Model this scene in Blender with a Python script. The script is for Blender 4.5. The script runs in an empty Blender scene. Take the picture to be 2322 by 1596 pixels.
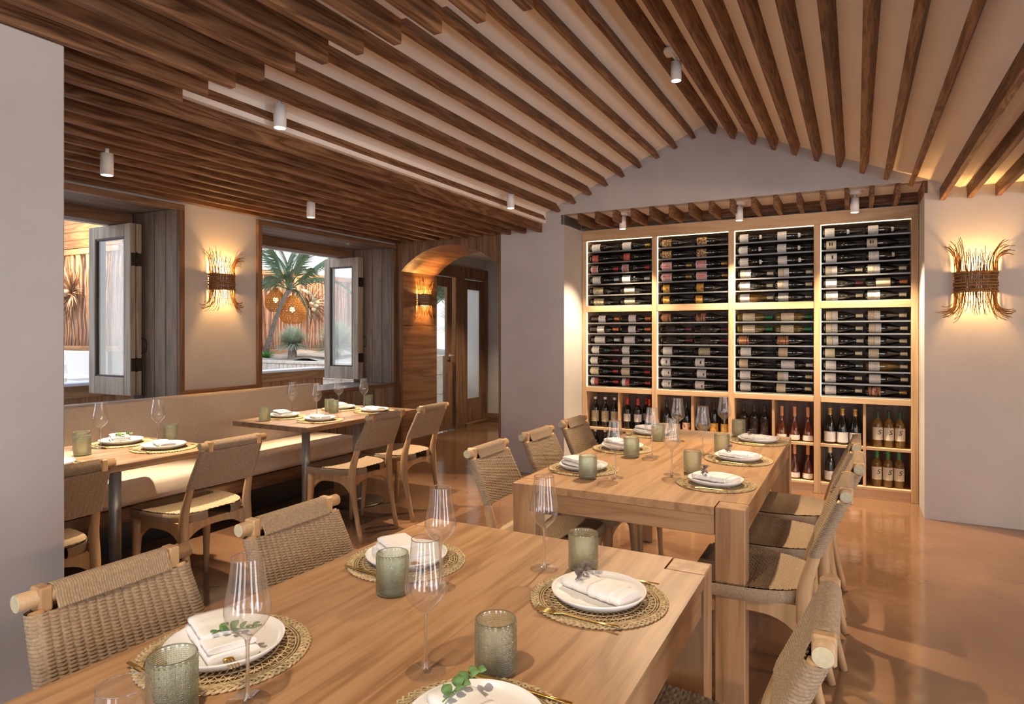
import bpy, bmesh, math, random
from mathutils import Vector, Matrix
random.seed(7)
PI = math.pi
sc = bpy.context.scene
COL = sc.collection

# ------------------------------------------------------------------ camera, world, lights, exposure
cam_d = bpy.data.cameras.new('camera'); cam = bpy.data.objects.new('camera', cam_d); COL.objects.link(cam)
cam_d.sensor_width = 36.0; cam_d.lens = 36.0 * 1460 / 2322; cam_d.shift_y = -43 / 2322
cam.location = (0, 0, 1.38); cam.rotation_euler = (PI / 2, 0, math.radians(28.1315))
cam_d.clip_start = 0.02; cam_d.clip_end = 200
sc.camera = cam
sc.view_settings.view_transform = 'Standard'; sc.view_settings.look = 'None'
sc.view_settings.gamma = 1.0; sc.view_settings.use_curve_mapping = False
sc.view_settings.exposure = 1.15
cy = sc.cycles
cy.max_bounces = 7; cy.diffuse_bounces = 4; cy.glossy_bounces = 3; cy.transmission_bounces = 5
cy.transparent_max_bounces = 14; cy.caustics_reflective = False; cy.caustics_refractive = False
cy.sample_clamp_indirect = 4.0; cy.blur_glossy = 0.3
try: cy.use_denoising = True
except Exception: pass

world = bpy.data.worlds.new('sky'); sc.world = world; world.use_nodes = True
wn = world.node_tree; wn.nodes.clear()
wo = wn.nodes.new('ShaderNodeOutputWorld'); wb = wn.nodes.new('ShaderNodeBackground')
tc = wn.nodes.new('ShaderNodeTexCoord'); sx = wn.nodes.new('ShaderNodeSeparateXYZ'); rp = wn.nodes.new('ShaderNodeValToRGB')
rp.color_ramp.elements[0].position = 0.0; rp.color_ramp.elements[0].color = (0.95, 0.93, 0.92, 1)
rp.color_ramp.elements[1].position = 0.6; rp.color_ramp.elements[1].color = (0.55, 0.68, 0.95, 1)
wn.links.new(tc.outputs['Generated'], sx.inputs[0]); wn.links.new(sx.outputs['Z'], rp.inputs[0])
wn.links.new(rp.outputs[0], wb.inputs[0]); wb.inputs[1].default_value = 0.95; wn.links.new(wb.outputs[0], wo.inputs[0])

def area(name, loc, rot, sx_, sy_, power, col):
    l = bpy.data.lights.new(name, 'AREA'); l.shape = 'RECTANGLE'; l.size = sx_; l.size_y = sy_
    l.energy = power; l.color = col
    o = bpy.data.objects.new(name, l); o.location = loc; o.rotation_euler = rot; COL.objects.link(o); return o
def point(name, loc, power, col, r=0.03):
    l = bpy.data.lights.new(name, 'POINT'); l.energy = power; l.color = col; l.shadow_soft_size = r
    o = bpy.data.objects.new(name, l); o.location = loc; COL.objects.link(o); return o
def spot(name, loc, target, power, col, ang=50, blend=0.6, r=0.025):
    l = bpy.data.lights.new(name, 'SPOT'); l.energy = power; l.color = col; l.shadow_soft_size = r
    l.spot_size = math.radians(ang); l.spot_blend = blend
    o = bpy.data.objects.new(name, l); o.location = loc
    o.rotation_euler = (Vector(target) - Vector(loc)).to_track_quat('-Z', 'Y').to_euler(); COL.objects.link(o); return o
DAY = (0.80, 0.89, 1.0)
WARM = (1.0, 0.70, 0.40)
AMBER = (1.0, 0.54, 0.17)
# daylight through the windows behind and beside the photographer
area('rear_window_daylight_1', (-2.3, -2.55, 1.2), (PI / 2, 0, 0), 0.8, 2.1, 20, DAY)
area('rear_window_daylight_2', (-0.6, -2.55, 1.2), (PI / 2, 0, 0), 0.8, 2.1, 20, DAY)
area('rear_window_daylight_3', (1.3, -2.55, 1.2), (PI / 2, 0, 0), 0.8, 2.1, 20, DAY)
area('side_window_daylight_1', (3.35, -0.6, 1.2), (PI / 2, 0, PI / 2), 0.8, 2.1, 24, DAY)
area('side_window_daylight_2', (3.35, 1.6, 1.2), (PI / 2, 0, PI / 2), 0.8, 2.1, 24, DAY)
# the room's ceiling spots (lamp bodies are built further down)
SPOT_AT = dict(s1=(-2.578, 2.325, 2.42), s2=(-3.56, 2.03, 2.23), s3=(-3.62, 3.56, 2.25), s4=(-2.54, 4.727, 2.42),
               s5=(-0.976, 3.966, 2.93), s6=(-1.950, 5.87, 2.365), s7=(-0.897, 5.87, 2.358), s8=(-0.011, 5.87, 2.35))

# ------------------------------------------------------------------ materials
MATS = {}
def nmat(name):
    m = bpy.data.materials.new(name); m.use_nodes = True; nt = m.node_tree; nt.nodes.clear()
    out = nt.nodes.new('ShaderNodeOutputMaterial'); MATS[name] = m
    return m, nt, out
def pbsdf(nt, out, rough=0.5, spec=0.4, metal=0.0):
    b = nt.nodes.new('ShaderNodeBsdfPrincipled'); b.inputs['Roughness'].default_value = rough
    b.inputs['Specular IOR Level'].default_value = spec; b.inputs['Metallic'].default_value = metal
    nt.links.new(b.outputs[0], out.inputs[0]); return b
def ramp(nt, stops):
    r = nt.nodes.new('ShaderNodeValToRGB'); e = r.color_ramp.elements
    while len(e) < len(stops): e.new(0.5)
    for i, (p, c) in enumerate(stops):
        e[i].position = p; e[i].color = (*c, 1) if len(c) == 3 else c
    return r
def bump(nt, b, src, strength, dist=0.01):
    bp = nt.nodes.new('ShaderNodeBump'); bp.inputs['Strength'].default_value = strength; bp.inputs['Distance'].default_value = dist
    nt.links.new(src, bp.inputs['Height']); nt.links.new(bp.outputs[0], b.inputs['Normal'])
def coords(nt, scale, rnd=True):
    t = nt.nodes.new('ShaderNodeTexCoord'); mp = nt.nodes.new('ShaderNodeMapping'); mp.inputs['Scale'].default_value = scale
    if rnd:
        oi = nt.nodes.new('ShaderNodeObjectInfo'); ml = nt.nodes.new('ShaderNodeVectorMath'); ml.operation = 'SCALE'
        ml.inputs[0].default_value = (3.1, 5.7, 4.3); nt.links.new(oi.outputs['Random'], ml.inputs['Scale'])
        ad = nt.nodes.new('ShaderNodeVectorMath'); nt.links.new(t.outputs['Object'], ad.inputs[0]); nt.links.new(ml.outputs[0], ad.inputs[1])
        nt.links.new(ad.outputs[0], mp.inputs[0])
    else: nt.links.new(t.outputs['Object'], mp.inputs[0])
    return mp.outputs[0]
def wood(name, dark, mid, light, axis='Y', rough=0.5, var=0.25, grain=1.0, bumps=0.15, spec=0.3, ring=1.0, fine=0.45):
    m, nt, out = nmat(name); b = pbsdf(nt, out, rough, spec)
    a = 'XYZ'.index(axis)
    s = [9.0 * grain] * 3; s[a] = 0.7 * grain
    v = coords(nt, s)
    n1 = nt.nodes.new('ShaderNodeTexNoise'); n1.inputs['Scale'].default_value = 1.0; n1.inputs['Detail'].default_value = 3; n1.inputs['Distortion'].default_value = 0.4
    nt.links.new(v, n1.inputs['Vector'])
    mu = nt.nodes.new('ShaderNodeMath'); mu.operation = 'MULTIPLY'; mu.inputs[1].default_value = 9.0 * ring; nt.links.new(n1.outputs[0], mu.inputs[0])
    fr = nt.nodes.new('ShaderNodeMath'); fr.operation = 'PINGPONG'; fr.inputs[1].default_value = 1.0; nt.links.new(mu.outputs[0], fr.inputs[0])
    s2 = [260.0] * 3; s2[a] = 5.0
    n2 = nt.nodes.new('ShaderNodeTexNoise'); n2.inputs['Scale'].default_value = 1.0; n2.inputs['Detail'].default_value = 2
    nt.links.new(coords(nt, s2), n2.inputs['Vector'])
    mx = nt.nodes.new('ShaderNodeMix'); mx.inputs[0].default_value = fine
    nt.links.new(fr.outputs[0], mx.inputs[2]); nt.links.new(n2.outputs[0], mx.inputs[3])
    r = ramp(nt, [(0.15, dark), (0.5, mid), (0.85, light)]); nt.links.new(mx.outputs[0], r.inputs[0])
    oi = nt.nodes.new('ShaderNodeObjectInfo'); mr = nt.nodes.new('ShaderNodeMapRange')
    mr.inputs[3].default_value = 1 - var; mr.inputs[4].default_value = 1 + var; nt.links.new(oi.outputs['Random'], mr.inputs[0])
    hs = nt.nodes.new('ShaderNodeHueSaturation'); nt.links.new(mr.outputs[0], hs.inputs['Value']); nt.links.new(r.outputs[0], hs.inputs['Color'])
    nt.links.new(hs.outputs[0], b.inputs['Base Color'])
    bump(nt, b, mx.outputs[0], bumps, 0.004)
    return m
def plain(name, col, rough=0.5, spec=0.3, metal=0.0, noise=0.0, nscale=20.0, bmp=0.0, bscale=None, rnd=False):
    m, nt, out = nmat(name); b = pbsdf(nt, out, rough, spec, metal); b.inputs['Base Color'].default_value = (*col, 1)
    if noise or bmp:
        v = coords(nt, (1, 1, 1), rnd)
        n = nt.nodes.new('ShaderNodeTexNoise'); n.inputs['Scale'].default_value = nscale; n.inputs['Detail'].default_value = 5
        nt.links.new(v, n.inputs['Vector'])
        if noise:
            r = ramp(nt, [(0.3, tuple(c * (1 - noise) for c in col)), (0.7, tuple(min(1, c * (1 + noise)) for c in col))])
            nt.links.new(n.outputs[0], r.inputs[0]); nt.links.new(r.outputs[0], b.inputs['Base Color'])
        if bmp:
            if bscale:
                n = nt.nodes.new('ShaderNodeTexNoise'); n.inputs['Scale'].default_value = bscale; n.inputs['Detail'].default_value = 4
                nt.links.new(v, n.inputs['Vector'])
            bump(nt, b, n.outputs[0], bmp, 0.005)
    return m
def emit(name, col, strength):
    m, nt, out = nmat(name); e = nt.nodes.new('ShaderNodeEmission'); e.inputs[0].default_value = (*col, 1); e.inputs[1].default_value = strength
    nt.links.new(e.outputs[0], out.inputs[0]); return m
def thinglass(name, tint=(1, 1, 1), refl=1.0, rough=0.0, body=0.0, bodycol=(0.5, 0.5, 0.5), refr=0.0):
    """thin-walled clear glass: tinted see-through plus fresnel mirror, some body scatter for moulded glass"""
    m, nt, out = nmat(name)
    t = nt.nodes.new('ShaderNodeBsdfTransparent'); t.inputs[0].default_value = (*tint, 1)
    g = nt.nodes.new('ShaderNodeBsdfGlossy'); g.inputs['Roughness'].default_value = rough
    fr = nt.nodes.new('ShaderNodeLayerWeight'); fr.inputs['Blend'].default_value = 0.35
    pw = nt.nodes.new('ShaderNodeMath'); pw.operation = 'POWER'; pw.inputs[1].default_value = 3.0; nt.links.new(fr.outputs['Facing'], pw.inputs[0])
    ml = nt.nodes.new('ShaderNodeMath'); ml.operation = 'MULTIPLY_ADD'; ml.inputs[1].default_value = 0.95 * refl; ml.inputs[2].default_value = 0.05 * refl
    nt.links.new(pw.outputs[0], ml.inputs[0])
    mx = nt.nodes.new('ShaderNodeMixShader'); nt.links.new(ml.outputs[0], mx.inputs[0])
    src = t.outputs[0]
    if refr:
        gl = nt.nodes.new('ShaderNodeBsdfGlass'); gl.inputs['IOR'].default_value = 1.45; gl.inputs['Color'].default_value = (*tint, 1); gl.inputs['Roughness'].default_value = 0.0
        a1 = nt.nodes.new('ShaderNodeMixShader'); a1.inputs[0].default_value = refr; nt.links.new(src, a1.inputs[1]); nt.links.new(gl.outputs[0], a1.inputs[2]); src = a1.outputs[0]
    if body:
        d = nt.nodes.new('ShaderNodeBsdfDiffuse'); d.inputs[0].default_value = (*bodycol, 1)
        tr = nt.nodes.new('ShaderNodeBsdfTranslucent'); tr.inputs[0].default_value = (*bodycol, 1)
        a0 = nt.nodes.new('ShaderNodeMixShader'); a0.inputs[0].default_value = 0.5
        nt.links.new(d.outputs[0], a0.inputs[1]); nt.links.new(tr.outputs[0], a0.inputs[2])
        a = nt.nodes.new('ShaderNodeMixShader'); a.inputs[0].default_value = body
        nt.links.new(src, a.inputs[1]); nt.links.new(a0.outputs[0], a.inputs[2]); src = a.outputs[0]
    nt.links.new(src, mx.inputs[1]); nt.links.new(g.outputs[0], mx.inputs[2]); nt.links.new(mx.outputs[0], out.inputs[0])
    return m

plaster = plain('plaster', (0.455, 0.425, 0.405), 0.85, 0.1, 0, 0.07, 2.2, 0.12, 60)
ceilpaint = plain('ceiling_paint', (0.84, 0.77, 0.70), 0.9, 0.1, 0, 0.03, 2.0)
niche_paint = plain('niche_paint', (0.72, 0.66, 0.58), 0.85, 0.1)
slatwood = {a: wood('slat_oak_' + a, (0.075, 0.032, 0.013), (0.155, 0.072, 0.032), (0.225, 0.115, 0.055), a, 0.55, 0.22, 1.7, 0.15, 0.25, 1.5, 0.32) for a in 'XYZ'}
greywood = {a: wood('reveal_oak_' + a, (0.13, 0.088, 0.062), (0.185, 0.13, 0.095), (0.23, 0.168, 0.125), a, 0.5, 0.25, 1.6, 0.15, 0.3) for a in 'XYZ'}
trimwood = {a: wood('trim_oak_' + a, (0.10, 0.05, 0.026), (0.17, 0.09, 0.048), (0.22, 0.12, 0.065), a, 0.5, 0.08, 1.2, 0.1, 0.3) for a in 'XYZ'}
panelwood = {a: wood('panel_oak_' + a, (0.12, 0.052, 0.022), (0.21, 0.098, 0.042), (0.28, 0.14, 0.065), a, 0.45, 0.10, 0.9, 0.1, 0.35) for a in 'XYZ'}
leafwood = {a: wood('leaf_oak_' + a, (0.24, 0.19, 0.14), (0.36, 0.29, 0.22), (0.44, 0.36, 0.28), a, 0.5, 0.06, 1.2, 0.1, 0.3) for a in 'XYZ'}
teak = {a: wood('teak_' + a, (0.235, 0.122, 0.055), (0.345, 0.190, 0.090), (0.41, 0.24, 0.124), a, 0.38, 0.05, 2.2, 0.05, 0.4, 0.6) for a in 'XYZ'}
walnut = wood('cafe_top', (0.12, 0.07, 0.04), (0.21, 0.125, 0.072), (0.29, 0.18, 0.11), 'Y', 0.35, 0.08, 1.2, 0.08, 0.4)
chairwood = wood('chair_oak', (0.30, 0.175, 0.080), (0.39, 0.235, 0.115), (0.46, 0.295, 0.155), 'Z', 0.42, 0.06, 1.2, 0.05, 0.35, 0.7)
endgrain = plain('end_grain', (0.50, 0.43, 0.28), 0.6, 0.2, 0, 0.15, 60)
cabwood = {a: wood('rack_oak_' + a, (0.42, 0.25, 0.125), (0.54, 0.34, 0.185), (0.62, 0.42, 0.24), a, 0.45, 0.06, 1.0, 0.05, 0.3, 0.7) for a in 'XYZ'}
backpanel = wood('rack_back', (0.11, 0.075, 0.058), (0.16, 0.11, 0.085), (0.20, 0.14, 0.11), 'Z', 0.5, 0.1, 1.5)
blacksteel = plain('black_steel', (0.02, 0.018, 0.017), 0.35, 0.5)
railsteel = plain('rail_edge', (0.20, 0.19, 0.18), 0.4, 0.5, 0.6)
steel = plain('brushed_steel', (0.40, 0.39, 0.38), 0.42, 0.5, 0.6)
bronze = plain('dark_bronze', (0.11, 0.09, 0.075), 0.42, 0.5, 0.8, 0.1, 8)
hinge_m = plain('hinge_bronze', (0.05, 0.04, 0.032), 0.45, 0.5, 0.7)
white_lamp = plain('lamp_white', (0.78, 0.76, 0.73), 0.4, 0.4)
fabric_b = plain('bench_fabric', (0.56, 0.48, 0.41), 0.9, 0.1, 0, 0.16, 240, 0.5, 500)
leather = plain('bench_leather', (0.62, 0.52, 0.43), 0.55, 0.3, 0, 0.06, 6, 0.1, 200)
ceramic = plain('plate_ceramic', (0.76, 0.74, 0.73), 0.28, 0.45)
linen = plain('napkin_linen', (0.74, 0.71, 0.69), 0.9, 0.1, 0, 0.04, 30, 0.25, 260)
gold = plain('cutlery_gold', (0.80, 0.52, 0.16), 0.25, 0.5, 1.0)
straw = plain('straw', (0.46, 0.35, 0.20), 0.75, 0.2, 0, 0.35, 90, 0.5, 220, True)
rope = plain('rope', (0.29, 0.207, 0.135), 0.9, 0.1, 0, 0.22, 160, 0.25, 500, True)
herb = plain('herb_green', (0.10, 0.19, 0.06), 0.6, 0.3, 0, 0.3, 40, 0, None, True)
herb_dry = plain('herb_dried', (0.13, 0.10, 0.09), 0.7, 0.2, 0, 0.3, 40, 0, None, True)
clear = thinglass('goblet_glass', (0.988, 0.988, 0.992), 1.15, 0, .02, (.9, .9, .92), .12)
clear2 = thinglass('goblet_foot_glass', (0.97, 0.97, 0.98), 1.1, 0, 0, (0, 0, 0), 0.6)
greenglass = thinglass('tumbler_green_glass', (0.935, 0.968, 0.905), 0.9, 0.02, 0.06, (0.60, 0.70, 0.52), 0.55)
pane_glass = thinglass('window_glass', (0.93, 0.95, 0.96), 1.6)
frosted = thinglass('frosted_glass', (0.5, 0.5, 0.5), 0.6, 0.1, 0.9, (0.75, 0.80, 0.86))
willow = plain('willow_band', (0.26, 0.125, 0.045), 0.7, 0.2, 0, 0.3, 60)
twig = plain('willow_twig', (0.17, 0.075, 0.025), 0.7, 0.2, 0, 0.3, 60)
bulb_m = emit('lamp_bulb', (1.0, 0.62, 0.24), 5.0)
lens_m = emit('spot_lens', (1.0, 0.86, 0.64), 4.0)
led_m = emit('led_strip', (1.0, 0.80, 0.52), 3.0)

# polished floor
m, nt, out = nmat('polished_floor'); fb = pbsdf(nt, out, 0.16, 0.8)
v = coords(nt, (1, 1, 1), False)
n1 = nt.nodes.new('ShaderNodeTexNoise'); n1.inputs['Scale'].default_value = 1.3; n1.inputs['Detail'].default_value = 7; n1.inputs['Distortion'].default_value = 0.8; nt.links.new(v, n1.inputs['Vector'])
r = ramp(nt, [(0.25, (0.12, 0.060, 0.032)), (0.5, (0.175, 0.092, 0.050)), (0.75, (0.235, 0.130, 0.075))]); nt.links.new(n1.outputs[0], r.inputs[0]); nt.links.new(r.outputs[0], fb.inputs['Base Color'])
n2 = nt.nodes.new('ShaderNodeTexNoise'); n2.inputs['Scale'].default_value = 9; n2.inputs['Detail'].default_value = 4; nt.links.new(v, n2.inputs['Vector'])
r2 = ramp(nt, [(0.3, (0.07,) * 3), (0.7, (0.17,) * 3)]); nt.links.new(n2.outputs[0], r2.inputs[0]); nt.links.new(r2.outputs[0], fb.inputs['Roughness'])
n3 = nt.nodes.new('ShaderNodeTexNoise'); n3.inputs['Scale'].default_value = 5.0; n3.inputs['Detail'].default_value = 3; nt.links.new(v, n3.inputs['Vector'])
bump(nt, fb, n3.outputs[0], 0.12, 0.02)
floor_m = m

# ------------------------------------------------------------------ mesh helpers
class MB:
    def __init__(s): s.v = []; s.f = []; s.m = []; s.s = []
    def add(s, vs, fs, mi=0, sm=False):
        b = len(s.v); s.v += [tuple(p) for p in vs]
        for f in fs: s.f.append([b + i for i in f]); s.m.append(mi); s.s.append(sm)
        return s
    def box(s, x0, x1, y0, y1, z0, z1, mi=0, bev=0.0):
        if x0 > x1: x0, x1 = x1, x0
        if y0 > y1: y0, y1 = y1, y0
        if z0 > z1: z0, z1 = z1, z0
        if not bev:
            vs = [(x, y, z) for x in (x0, x1) for y in (y0, y1) for z in (z0, z1)]
            return s.add(vs, [(0, 1, 3, 2), (4, 6, 7, 5), (0, 4, 5, 1), (2, 3, 7, 6), (0, 2, 6, 4), (1, 5, 7, 3)], mi)
        b = min(bev, (x1 - x0) * .45, (y1 - y0) * .45, (z1 - z0) * .45)
        bm = bmesh.new(); bmesh.ops.create_cube(bm, size=1.0)
        for q in bm.verts: q.co = ((x0 + x1) / 2 + q.co.x * (x1 - x0), (y0 + y1) / 2 + q.co.y * (y1 - y0), (z0 + z1) / 2 + q.co.z * (z1 - z0))
        bmesh.ops.bevel(bm, geom=bm.edges[:], offset=b, segments=1, affect='EDGES')
        bm.verts.index_update(); s.add([q.co[:] for q in bm.verts], [[q.index for q in f.verts] for f in bm.faces], mi); bm.free()
        return s
    def prism(s, poly, axis, a, b, mi=0):
        """poly: 2-D outline in the other two axes (in order), extruded along axis from a to b"""
        n = len(poly)
        def P(p, t): return {'X': (t, p[0], p[1]), 'Y': (p[0], t, p[1]), 'Z': (p[0], p[1], t)}[axis]
        vs = [P(p, a) for p in poly] + [P(p, b) for p in poly]
        fs = [tuple(range(n))[::-1], tuple(range(n, 2 * n))] + [(i, (i + 1) % n, n + (i + 1) % n, n + i) for i in range(n)]
        return s.add(vs, fs, mi)
    def lathe(s, prof, seg=24, c=(0, 0, 0), mi=0, axis='Z', sm=True, cap0=False, cap1=False):
        vs = []; fs = []; k = len(prof)
        for i in range(seg):
            a = 2 * PI * i / seg
            for r, z in prof:
                p = (r * math.cos(a), r * math.sin(a), z)
                if axis == 'X': p = (p[2], p[0], p[1])
                if axis == 'Y': p = (p[1], p[2], p[0])
                vs.append((p[0] + c[0], p[1] + c[1], p[2] + c[2]))
        for i in range(seg):
            j = (i + 1) % seg
            for q in range(k - 1): fs.append((i * k + q, j * k + q, j * k + q + 1, i * k + q + 1))
        s.add(vs, fs, mi, sm)
        b = len(s.v) - len(vs)
        if cap0: s.f.append([b + i * k for i in range(seg)][::-1]); s.m.append(mi); s.s.append(False)
        if cap1: s.f.append([b + i * k + k - 1 for i in range(seg)]); s.m.append(mi); s.s.append(False)
        return s
    def cyl(s, p0, p1, r0, r1=None, seg=12, mi=0, sm=True):
        return s.tube([p0, p1], [r0, r1 if r1 is not None else r0], seg, mi, sm)
    def tube(s, pts, rad, seg=6, mi=0, sm=True, sec=None, up=None, closed=False, caps=True):
        """sweep a circle (or the section sec: list of (a,b) unit offsets) along pts; rad: number, list, or list of (ra,rb)"""
        pts = [Vector(p) for p in pts]; n = len(pts)
        if not isinstance(rad, (list, tuple)): rad = [rad] * n
        if sec is None: sec = [(math.cos(2 * PI * i / seg), math.sin(2 * PI * i / seg)) for i in range(seg)]
        k = len(sec); vs = []; u = Vector(up) if up else None
        for i, p in enumerate(pts):
            if closed: t = pts[(i + 1) % n] - pts[i - 1]
            else: t = pts[min(i + 1, n - 1)] - pts[max(i - 1, 0)]
            if t.length < 1e-9: t = Vector((0, 0, 1))
            t.normalize()
            if u is None: u = Vector((1, 0, 0)) if abs(t.x) < 0.8 else Vector((0, 1, 0))
            a = u - t * u.dot(t)
            if a.length < 1e-6: a = t.orthogonal()
            a.normalize(); b = t.cross(a)
            if up is None: u = a
            r = rad[i]; ra, rb = r if isinstance(r, (list, tuple)) else (r, r)
            for ca, cb in sec: vs.append(p + a * ca * ra + b * cb * rb)
        fs = []
        for i in range(n if closed else n - 1):
            j = (i + 1) % n
            for q in range(k): fs.append((i * k + q, i * k + (q + 1) % k, j * k + (q + 1) % k, j * k + q))
        s.add(vs, fs, mi, sm)
        if caps and not closed:
            b = len(s.v) - len(vs)
            s.f.append([b + q for q in range(k)][::-1]); s.m.append(mi); s.s.append(False)
            s.f.append([b + (n - 1) * k + q for q in range(k)]); s.m.append(mi); s.s.append(False)
        return s
    def grid(s, fn, nu, nv, mi=0, sm=True, wrapu=False):
        vs = [fn(i / (nu if wrapu else nu - 1), j / (nv - 1)) for i in range(nu) for j in range(nv)]
        fs = [(i * nv + j, ((i + 1) % nu) * nv + j, ((i + 1) % nu) * nv + j + 1, i * nv + j + 1) for i in range(nu if wrapu else nu - 1) for j in range(nv - 1)]
        return s.add(vs, fs, mi, sm)
    def xf(s, M):
        s.v = [tuple(M @ Vector(p)) for p in s.v]; return s
    def mesh(s, name, mats):
        me = bpy.data.meshes.new(name); me.from_pydata(s.v, [], s.f)
        for m_ in (mats if isinstance(mats, (list, tuple)) else [mats]): me.materials.append(m_)
        me.polygons.foreach_set('material_index', s.m); me.polygons.foreach_set('use_smooth', s.s); me.update()
        return me
    def build(s, name, mats, parent=None, loc=None):
        o = bpy.data.objects.new(name, s.mesh(name, mats)); COL.objects.link(o)
        if parent: o.parent = parent
        if loc: o.location = loc
        return o
def inst(name, me, parent=None, loc=(0, 0, 0), rot=(0, 0, 0), scale=None):
    o = bpy.data.objects.new(name, me); COL.objects.link(o); o.location = loc; o.rotation_euler = rot
    if parent: o.parent = parent
    if scale: o.scale = scale
    return o
def empty(name, loc=(0, 0, 0), rz=0.0, parent=None):
    o = bpy.data.objects.new(name, None); o.empty_display_size = 0.1; COL.objects.link(o); o.location = loc; o.rotation_euler = (0, 0, rz)
    if parent: o.parent = parent
    return o
def tag(o, label, cat, group=None):
    o['label'] = label; o['category'] = cat
    if group: o['group'] = group
    return o
def struct(o): o['kind'] = 'structure'; return o
def stuff(o): o['kind'] = 'stuff'; return o
def kids(o): return [c for c in COL.objects if c.parent == o]
def copy_tree(o, kid_map, parent=None):
    c = o.copy(); COL.objects.link(c)
    if parent: c.parent = parent
    for ch in kid_map.get(o.name, ()): copy_tree(ch, kid_map, c)
    return c
def tree_map(o):
    mp = {}
    def rec(q):
        mp[q.name] = list(q.children)
        for ch in q.children: rec(ch)
    bpy.context.view_layer.update(); rec(o); return mp
def bx(name, mat, parent, x0, x1, y0, y1, z0, z1, bev=0.0): return MB().box(x0, x1, y0, y1, z0, z1, 0, bev).build(name, mat, parent)

# ------------------------------------------------------------------ the room
HC = 2.515; HF = 2.445; HS = 2.36; YW = 5.67
fl = MB().box(-5.05, 3.45, -2.7, 9.0, -0.05, 0.0).build('floor', floor_m); struct(fl)
# ceiling: flat soffit all round, gabled vault in the middle
VX0, VX1, VXA, VY0 = -2.66, 0.49, -1.13, 1.75
ZL, ZA = 2.553, 3.18
c = MB()
c.box(-5.05, 3.45, -2.7, VY0, HF, 2.60); c.box(-5.05, VX0, VY0, YW, HF, 2.60); c.box(.655, 3.45, VY0, YW, HF, 2.60); c.box(-5.3, 3.45, YW + .102, 9.0, HC, 2.60)
c.prism([(VX0 - .06, ZL - .026), (VXA, ZA), (VXA, ZA + .06), (VX0 - .06, ZL + .04)], 'Y', VY0, YW)
c.prism([(VXA, ZA), (.67, 2.439), (.70, 2.50), (VXA, ZA + .06)], 'Y', VY0, YW)
c.prism([(VX0, HF + .01), (.655, HF + .01), (VXA, ZA + .03), (VX0, 2.60)], 'Y', VY0 - .05, VY0 - .002)
ceil = c.build('ceiling', ceilpaint); struct(ceil)
TW = 0.034
def slat_set(xs, y0, y1, z0, z1, chamfer=0.0, parent=ceil):
    """xs: right-hand faces of a run of slats that share one mesh"""
    d = y1 - y0
    me = MB().box(-TW, 0, 0, d, 0, z1 - z0, 0, 0.002).mesh('slat', slatwood['Y']) if not chamfer else \
        MB().prism([(0, 0), (d, 0), (d - chamfer, z1 - z0), (chamfer, z1 - z0)], 'X', -TW, 0).mesh('slat', slatwood['Y'])
    for x in xs: inst('slat', me, parent, (x, y0, z0))
slat_set([-0.863 - .1655 * k for k in range(-7, 11)], -2.65, VY0, HS, HF)
slat_set([-2.695 - .1725 * k for k in range(0, 11)], -2.65, YW - .004, HS, HF)
slat_set([0.575 + .166 * k for k in range(0, 17)], -2.65, YW - .004, HS - .004, HF)
slat_set([-2.50 + .1727 * k + TW for k in range(0, 18)], YW, 6.10, 2.417, HC)
TILT = math.atan(.413)
vault_me = MB().prism([(0, 0), (3.80, 0), (3.75, .087), (.05, .087)], 'X', -TW / 2, TW / 2).mesh('slat', slatwood['Y'])
for k in range(20):
    xb = -2.643 + .1587 * k - TW / 2
    left = xb < VXA + .04
    sx_ = 1 if left else -1
    xt = xb - sx_ * math.sin(TILT) * .075
    zr = (ZA - .41 * (VXA - xt)) if left else (ZA - .42 * (xt - VXA))
    inst('slat', vault_me, ceil, (xb, 1.84, zr - math.cos(TILT) * .075), (0, -sx_ * TILT, 0))
bx('fascia_board', slatwood['X'], ceil, -2.46, .445, 6.105, 6.125, 2.437, HC)

# back wall: pier, gable, niche, sconce wall
b = MB()
b.box(-3.16, -2.466, YW, 6.6, 0, HC); b.box(.447, 3.45, YW, 6.6, 0, HC); b.box(-2.466, .447, 6.50, 6.6, 0, HC)
b.prism([(VX0, HC), (.655, HC), (.655, HC + .002), (VXA, ZA + .03), (VX0, ZL + .03)], 'Y', YW, YW + .1)
struct(b.build('wall_back', plaster))
# partition beside the camera
struct(MB().box(-2.64, -2.38, -2.65, 1.217, 0, HS - .001, 0, .004).build('wall_partition', plaster))
# rear and side walls with tall window openings for the daylight
r_ = MB()
for x0, x1 in ((-5.05, -2.75), (-1.85, -1.05), (-.15, .85), (1.75, 3.45)): r_.box(x0, x1, -2.7, -2.6, 0, HC)
for x0, x1 in ((-2.75, -1.85), (-1.05, -.15), (.85, 1.75)): r_.box(x0, x1, -2.7, -2.6, 0, .25); r_.box(x0, x1, -2.7, -2.6, 2.42, HC)
struct(r_.build('wall_rear', plaster))
r_ = MB()
for y0, y1 in ((-2.6, -1.05), (-.15, 1.15), (2.05, YW)): r_.box(3.36, 3.45, y0, y1, 0, HC)
for y0, y1 in ((-1.05, -.15), (1.15, 2.05)): r_.box(3.36, 3.45, y0, y1, 0, .25); r_.box(3.36, 3.45, y0, y1, 2.42, HC)
struct(r_.build('wall_right', plaster))
# window wall
XL = -4.5; XO = -5.05
w = MB()
w.box(XO, XL, -2.6, 3.10, 0, .84); w.box(XO, XL, 3.10, YW, 0, .79); w.box(XO, XL, -2.6, YW, 2.345, HC)
w.box(XO, XL, -2.6, .9, .84, 2.345); w.box(XO, XL, 3.10, 3.82, .79, 2.345); w.box(XO, XL, 5.635, YW, .79, 2.345)
struct(w.build('wall_left', plaster))
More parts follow.
